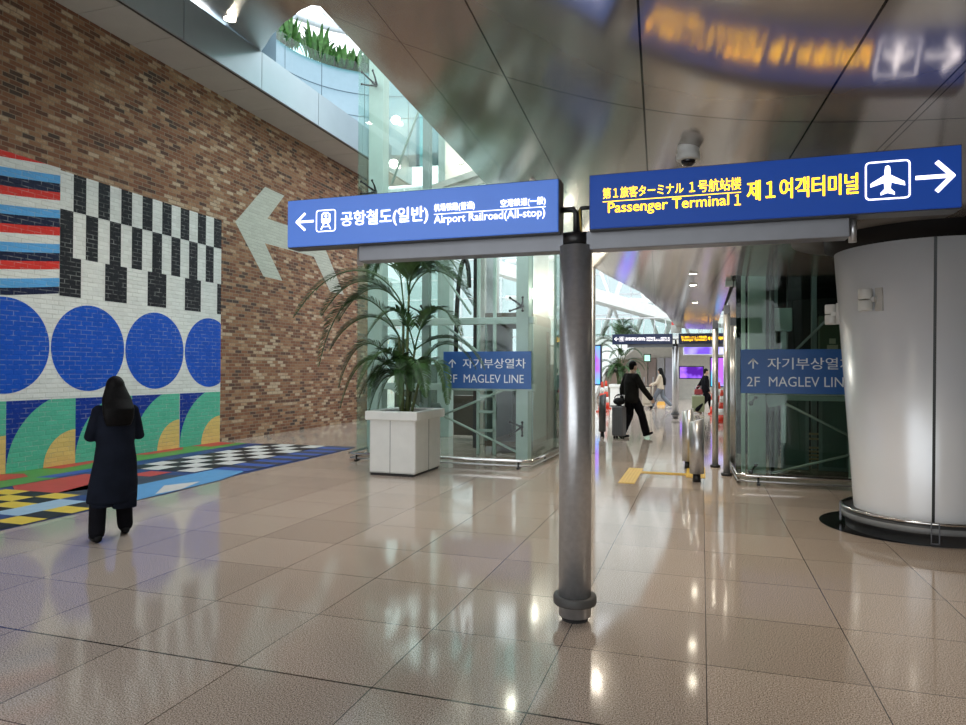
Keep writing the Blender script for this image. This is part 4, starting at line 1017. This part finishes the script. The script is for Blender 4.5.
def person(label, loc, head, H, J, parts, vox=.008):
    """J: joints in a 1.75 m frame (x right, y ahead, z up)"""
    k = H/1.75
    root = thing('person', label, 'person', loc, absolute=False); root.rotation_euler = (0, 0, head); root.scale = (k, k, k)
    b = MB()
    hd = V(J['head'])
    b.ellip(hd, (.076, .094, .112), 18); b.ellip(hd+V((0, .03, -.055)), (.056, .062, .062), 14)
    b.ellip(hd+V((0, .098, -.012)), (.012, .018, .024), 8)           # nose
    b.ellip(hd+V((0, .086, -.058)), (.024, .012, .011), 8)           # mouth
    for s in (-1, 1): b.ellip(hd+V((s*.077, -.005, -.012)), (.012, .02, .032), 8)
    capsule(b, [J['neck'], hd+V((0, -.01, -.06))], [.058, .054])
    ch, pv = V(J['chest']), V(J['pelvis'])
    up = [pv.lerp(ch, t) for t in (0, .3, .55, .8, 1.1, 1.35)]
    loft(b, [(p.x, p.y, p.z, rx, ry) for p, (rx, ry) in zip(up, ((.155, .11), (.145, .10), (.135, .095), (.16, .11), (.165, .105), (.08, .06)))])
    b.ellip(pv, (.155, .115, .10), 14)
    for s, S in ((-1, 'L'), (1, 'R')):
        sh, el, wr = V(J['sh'+S]), V(J['el'+S]), V(J['wr'+S])
        capsule(b, [ch.lerp(sh, .4)+V((0, 0, .03)), sh], [.06, .058])
        capsule(b, [sh, sh.lerp(el, .5), el, el.lerp(wr, .4), wr], [.055, .05, .042, .04, .028])
        hand(b, wr, J.get('hd'+S, wr-el), J.get('pn'+S, (-s, .2, 0)), s)
        hp, kn, an = V(J['hip'+S]), V(J['kn'+S]), V(J['an'+S])
        capsule(b, [hp, hp.lerp(kn, .5), kn, kn.lerp(an, .35), an], [.088, .075, .056, .056, .038])
        fd = V(J.get('ft'+S, (0, 1, 0))).normalized()
        capsule(b, [an+V((0, 0, -.03)), an+fd*.10+V((0, 0, -.045)), an+fd*.16+V((0, 0, -.05))], [.042, .038, .028])
    body = organic(b, 'body', SKIN, root, vox, 4)
    for s in (-1, 1):
        e = MB(); e.ellip(hd+V((s*.03, .083, .005)), (.012, .008, .007), 10); e = e.build('eye', EYEW); e.parent = body
        e2 = MB(); e2.ellip(hd+V((s*.03, .090, .005)), (.005, .003, .005), 8); e2 = e2.build('iris', HAIR); e2.parent = body
    for nm, fn, m in parts:
        b = MB(); fn(b, J); organic(b, nm, m, root, vox, 12 if nm == 'hair' else 5)
    return root
def sleeves(extra, upto=1.0):
    def fn(b, J):
        for S in 'LR':
            sh, el, wr = V(J['sh'+S]), V(J['el'+S]), V(J['wr'+S]); ch = V(J['chest'])
            capsule(b, [ch.lerp(sh, .45)+V((0, 0, .03)), sh+V((0, 0, .005))], [.075+extra*.6, .064+extra])
            capsule(b, [sh, sh.lerp(el, .5), el, el.lerp(wr, .5), wr], [.060+extra, .058+extra, .052+extra, .048+extra, .042+extra])
    return fn
def trousers(loose, zmin=0):
    def fn(b, J):
        pv = V(J['pelvis'])
        loft(b, [(pv.x, pv.y, pv.z-.08, .165, .125), (pv.x, pv.y, pv.z, .172, .132), (pv.x, pv.y, pv.z+.1, .155, .112)])
        for S in 'LR':
            hp, kn, an = V(J['hip'+S]), V(J['kn'+S]), V(J['an'+S])
            capsule(b, [hp, hp.lerp(kn, .5), kn, kn.lerp(an, .5), an+V((0, 0, .01))], [.100, .088+loose, .072+loose, .068+loose*1.3, .062+loose*1.5])
    return fn
def shoes(b, J):
    for S in 'LR':
        an = V(J['an'+S]); fd = V(J.get('ft'+S, (0, 1, 0))).normalized()
        h = an-fd*.04
        capsule(b, [h+V((0, 0, -.045)), an+fd*.08+V((0, 0, -.052)), an+fd*.17+V((0, 0, -.06))], [.046, .046, .034])
        capsule(b, [an+V((0, 0, .0)), an+V((0, 0, -.04))], [.045, .046])
def long_hair(length, w=.10, back=-.13):
    def fn(b, J):
        hd = V(J['head'])
        b.ellip(hd+V((0, -.018, .018)), (.096, .107, .120), 18)
        loft(b, [(hd.x, back-.015, hd.z-length, w*.9, .045), (hd.x, back-.015, hd.z-length*.8, w*1.1, .06), (hd.x, back, hd.z-length*.55, w*1.18, .075), (hd.x, (back+hd.y)*.6, hd.z-length*.3, w*1.1, .085), (hd.x, hd.y-.02, hd.z+.03, .094, .10)])
        for s in (-1, 1): capsule(b, [hd+V((s*.062, .01, .02)), hd+V((s*.08, .0, -.08)), V((s*w*.85, back*.6, hd.z-length*.6))], [.024, .028, .022])
    return fn
def short_hair(b, J):
    hd = V(J['head']); b.ellip(hd+V((0, -.014, .028)), (.085, .098, .103), 16); b.ellip(hd+V((0, -.045, -.03)), (.07, .06, .07), 14)

base = dict(head=(0, .03, 1.635), neck=(0, 0, 1.45), chest=(0, 0, 1.28), pelvis=(0, 0, .94), shL=(-.185, 0, 1.40), shR=(.185, 0, 1.40), elL=(-.24, -.03, 1.12), elR=(.24, -.03, 1.12), wrL=(-.25, .05, .88), wrR=(.25, .05, .88),
            hipL=(-.09, 0, .90), hipR=(.09, 0, .90), knL=(-.10, .02, .50), knR=(.10, .02, .50), anL=(-.10, 0, .095), anR=(.10, 0, .095))
# woman in a long coat at the mural
COAT = mat('dark_navy_coat', (.008, .010, .017), .9, noise=.3, nscale=5, spec=.08); BLK = mat('black_cloth', (.006, .006, .008), .9, noise=.3, spec=.08)
J = dict(base); J.update(shL=(-.16, 0, 1.365), shR=(.16, 0, 1.365), elL=(-.235, .03, 1.10), elR=(.235, .03, 1.10), wrL=(-.16, .26, 1.13), wrR=(.16, .26, 1.13), hdL=(.6, .7, .2), hdR=(-.6, .7, .2), pnL=(.4, -.3, .4), pnR=(-.4, -.3, .4),
                         anL=(-.20, -.14, .095), knL=(-.16, .0, .50), anR=(.13, .12, .095), knR=(.10, .09, .5), ftL=(-.1, 1, 0), ftR=(.12, 1, 0), head=(0, .05, 1.625))
def coat(b, J):
    loft(b, [(-.035, -.03, .40, .24, .165), (-.035, -.03, .42, .248, .17), (-.02, -.02, .60, .24, .17), (0, -.01, .85, .21, .155), (0, 0, 1.02, .188, .140), (0, 0, 1.2, .195, .145), (0, -.005, 1.31, .205, .140), (0, -.005, 1.38, .19, .125), (0, -.005, 1.44, .135, .10), (0, 0, 1.50, .08, .08)], 32)
    sleeves(.014)(b, J)
lady = person('woman with long black hair in a long dark coat, standing before the mural, back turned', (-5.275, 5.06, 0), math.radians(58), 1.515, J,
       [('trousers', trousers(.012), BLK), ('shoes', shoes, BLACK), ('coat', coat, COAT), ('hair', long_hair(.40, .135), HAIR)])
# the slit at the back of the coat: two flaps under the hem
b = MB(); loft(b, [(.075, -.11, .33, .12, .06), (.075, -.10, .5, .12, .07)]); loft(b, [(-.13, -.07, .355, .12, .085), (-.12, -.07, .5, .12, .09)]); organic(b, 'coat_flap', COAT, lady, .01, 3)

# man walking with a suitcase
J = dict(base); J.update(elL=(-.27, -.06, 1.12), wrL=(-.27, -.05, .90), elR=(.30, .10, 1.13), wrR=(.36, .26, .92), anL=(-.08, -.20, .10), knL=(-.1, .03, .52), anR=(.09, .34, .13), knR=(.1, .22, .52), ftR=(0, 1, .25), ftL=(0, 1, -.0), hipR=(.09, .03, .9), head=(0, .05, 1.64))
JACK = mat('black_jacket', (.010, .009, .008), .85, noise=.3, spec=.1)
def jacket(b, J):
    loft(b, [(0, 0, .80, .185, .14), (0, 0, .86, .20, .155), (0, 0, 1.1, .20, .15), (0, 0, 1.28, .21, .145), (0, 0, 1.4, .165, .11), (0, 0, 1.48, .08, .08)], 28); sleeves(.016)(b, J)
man = person('man in black jacket and trousers striding right through the passage with a grey suitcase', (-1.58, 16.3, 0), math.radians(-48), 1.80, J,
       [('trousers', trousers(.018), BLK), ('shoes', shoes, BLACK), ('jacket', jacket, JACK), ('hair', short_hair, HAIR)], .01)
# woman in beige jacket
J = dict(base); J.update(elL=(-.22, .12, 1.12), wrL=(-.14, .36, 1.03), elR=(.22, .12, 1.12), wrR=(.14, .36, 1.03), anL=(-.08, .34, .10), knL=(-.09, .22, .52), anR=(.08, -.40, .16), knR=(.09, -.06, .52), ftR=(0, 1, -.4))
BEIGE = mat('beige_jacket', (.50, .42, .32), .8); DENIM = mat('grey_denim', (.13, .145, .17), .8)
def bjack(b, J):
    loft(b, [(0, 0, .84, .18, .135), (0, 0, .88, .195, .15), (0, 0, 1.1, .19, .14), (0, 0, 1.28, .20, .14), (0, 0, 1.4, .16, .11), (0, 0, 1.48, .08, .08)], 28); sleeves(.016)(b, J)
person('long haired woman in beige jacket and grey jeans walking left with a cart', (-1.62, 29.0, 0), math.radians(80), 1.68, J,
       [('trousers', trousers(.012), DENIM), ('shoes', shoes, mat('white_shoes', (.6, .58, .55), .6)), ('jacket', bjack, BEIGE), ('hair', long_hair(.62, .11, -.15), HAIR)], .012)
# woman in black with green suitcase
J = dict(base); J.update(elL=(-.24, -.14, 1.13), wrL=(-.23, -.30, .95), elR=(.24, -.06, 1.12), wrR=(.24, .06, .90), anL=(-.08, .30, .10), knL=(-.09, .2, .52), anR=(.09, -.34, .14), knR=(.09, -.02, .52), ftR=(0, 1, -.35))
person('woman all in black walking right, pulling a green suitcase', (.12, 26.5, 0), math.radians(-75), 1.66, J,
       [('trousers', trousers(.02), BLK), ('shoes', shoes, mat('tan_shoes', (.22, .13, .07), .6)), ('jacket', jacket, BLK), ('hair', short_hair, HAIR)], .012)

def suitcase(x, y, w, d, h, rot, m, label, top=1.0):
    g = thing('suitcase', label, 'suitcase', (x, y, 0), 'travellers suitcases', absolute=False); g.rotation_euler = (0, 0, rot)
    def add(mb, nm, mm, bev=0.): o = mb.build(nm, mm, None, bev); o.parent = g; return o
    add(MB().box(-w/2, w/2, -d/2, d/2, .06, h), 'shell', m, .03)
    b = MB()
    for k in range(5): xx = -w/2+w*(k+.5)/5; b.box(xx-.012, xx+.012, -d/2-.006, d/2+.006, .11, h-.05)
    add(b, 'ribs', m)
    for sx in (-1, 1):
        for sy in (-1, 1):
            add(MB().tube([(sx*(w/2-.05)-.012, sy*(d/2-.05), .03), (sx*(w/2-.05)+.012, sy*(d/2-.05), .03)], .03, 12), 'wheel', BLACK)
    b = MB()
    for sx in (-.09, .09): b.tube([(sx, d/2-.03, h-.02), (sx, d/2-.03, top)], .009, 6)
    b.tube([(-.1, d/2-.03, top), (.1, d/2-.03, top)], .014, 8); add(b, 'pull_handle', STEEL)
    add(MB().tube([(-.08, 0, h), (-.06, 0, h+.03), (.06, 0, h+.03), (.08, 0, h)], .01, 6), 'carry_handle', BLACK)
    return g
suitcase(-1.84, 16.1, .28, .22, .74, math.radians(-20), mat('grey_shell', (.13, .13, .14), .4), 'dark grey suitcase trailing behind the striding man')
bg = thing('shoulder_bag', 'black bag lying on top of the dark grey suitcase', 'bag', (-1.84, 16.1, .775))
b = MB(); b.ellip((-1.84, 16.1, .865), (.14, .12, .09), 16); b.build('bag_body', BLACK, bg)
b = MB(); b.tube(bez([(-1.95, 16.1, .93), (-1.9, 16.1, 1.06), (-1.78, 16.1, 1.06), (-1.73, 16.1, .93)], 10), .012, 6); b.build('strap', BLK, bg)
suitcase(-.13, 26.45, .45, .30, .66, math.radians(0), mat('sage_shell', (.22, .25, .14), .45), 'sage green suitcase pulled by the woman in black')
bg = thing('handbag', 'dark red handbag on top of the sage green suitcase', 'bag', (-.13, 26.4, .69))
RED = mat('wine_leather', (.24, .03, .035), .5)
b = MB(); b.prism([(-.28, 26.36, .695), (.04, 26.36, .695), (0, 26.36, .90), (-.24, 26.36, .90)], (0, .16, 0)); b.build('bag_body', RED, bg, .02)
b = MB(); b.tube(bez([(-.2, 26.44, .9), (-.18, 26.44, 1.05), (-.06, 26.44, 1.05), (-.04, 26.44, .9)], 10), .012, 6); b.build('handle', RED, bg)
# luggage cart pushed by the woman in beige
ct = thing('luggage_cart', 'beige luggage cart pushed by the woman in the beige jacket', 'cart', (-2.15, 29.05, 0))
CART = mat('cart_beige', (.42, .36, .28), .5)
MB().box(-2.42, -1.95, 28.8, 29.25, .12, .18).build('deck', CART, ct)
b = MB()
for y in (28.82, 29.23): b.tube([(-1.98, y, .15), (-1.92, y, 1.0)], .02, 8)
b.tube([(-1.92, 28.82, 1.0), (-1.92, 29.23, 1.0)], .025, 8); b.build('push_bar', CART, ct)
for x in (-2.36, -2.0):
    for y in (28.84, 29.21): MB().tube([(x, y-.02, .06), (x, y+.02, .06)], .06, 12).build('wheel', BLACK, ct)
cs = thing('suitcase', 'tan suitcase standing on the luggage cart', 'suitcase', (-2.18, 29.02, .18))
MB().box(-2.36, -2.02, 28.88, 29.16, .19, .88).build('shell', CART, cs, .03)
MB().tube([(-2.26, 29.02, .88), (-2.24, 29.02, .93), (-2.14, 29.02, .93), (-2.12, 29.02, .88)], .012, 6).build('carry_handle', BLACK, cs)
# yellow floor stand far behind
ws = thing('caution_sign', 'orange floor sign on the far floor behind the woman in beige', 'floor sign', at(661, 405, 32))
p = at(661, 405, 32); b = MB(); b.prism([(p.x-.2, 32, 0), (p.x+.2, 32, 0), (p.x+.14, 32.1, .16), (p.x-.14, 32.1, .16)], (0, .03, 0)); b.build('front_leaf', mat('orange_plastic', (.6, .3, .03), .5), ws)
b = MB(); b.prism([(p.x-.2, 32.3, 0), (p.x+.2, 32.3, 0), (p.x+.14, 32.13, .16), (p.x-.14, 32.13, .16)], (0, .03, 0)); b.build('rear_leaf', mat('orange_plastic', (.6, .3, .03), .5), ws)

# ================================================================== LIGHT
w = bpy.data.worlds.new('sky'); SC.world = w; w.use_nodes = True
nt = w.node_tree; bg = nt.nodes['Background']; bg.inputs[0].default_value = (.90, .96, 1.0, 1); bg.inputs[1].default_value = 1.7
for o in list(SC.objects):
    if 'abs' in o: del o['abs']
SC.view_settings.view_transform = 'Standard'; SC.view_settings.look = 'None'; SC.view_settings.gamma = 1; SC.view_settings.use_curve_mapping = False
SC.view_settings.exposure = 0.8
SC.cycles.max_bounces = 8; SC.cycles.transparent_max_bounces = 16
SC.cycles.use_denoising = True
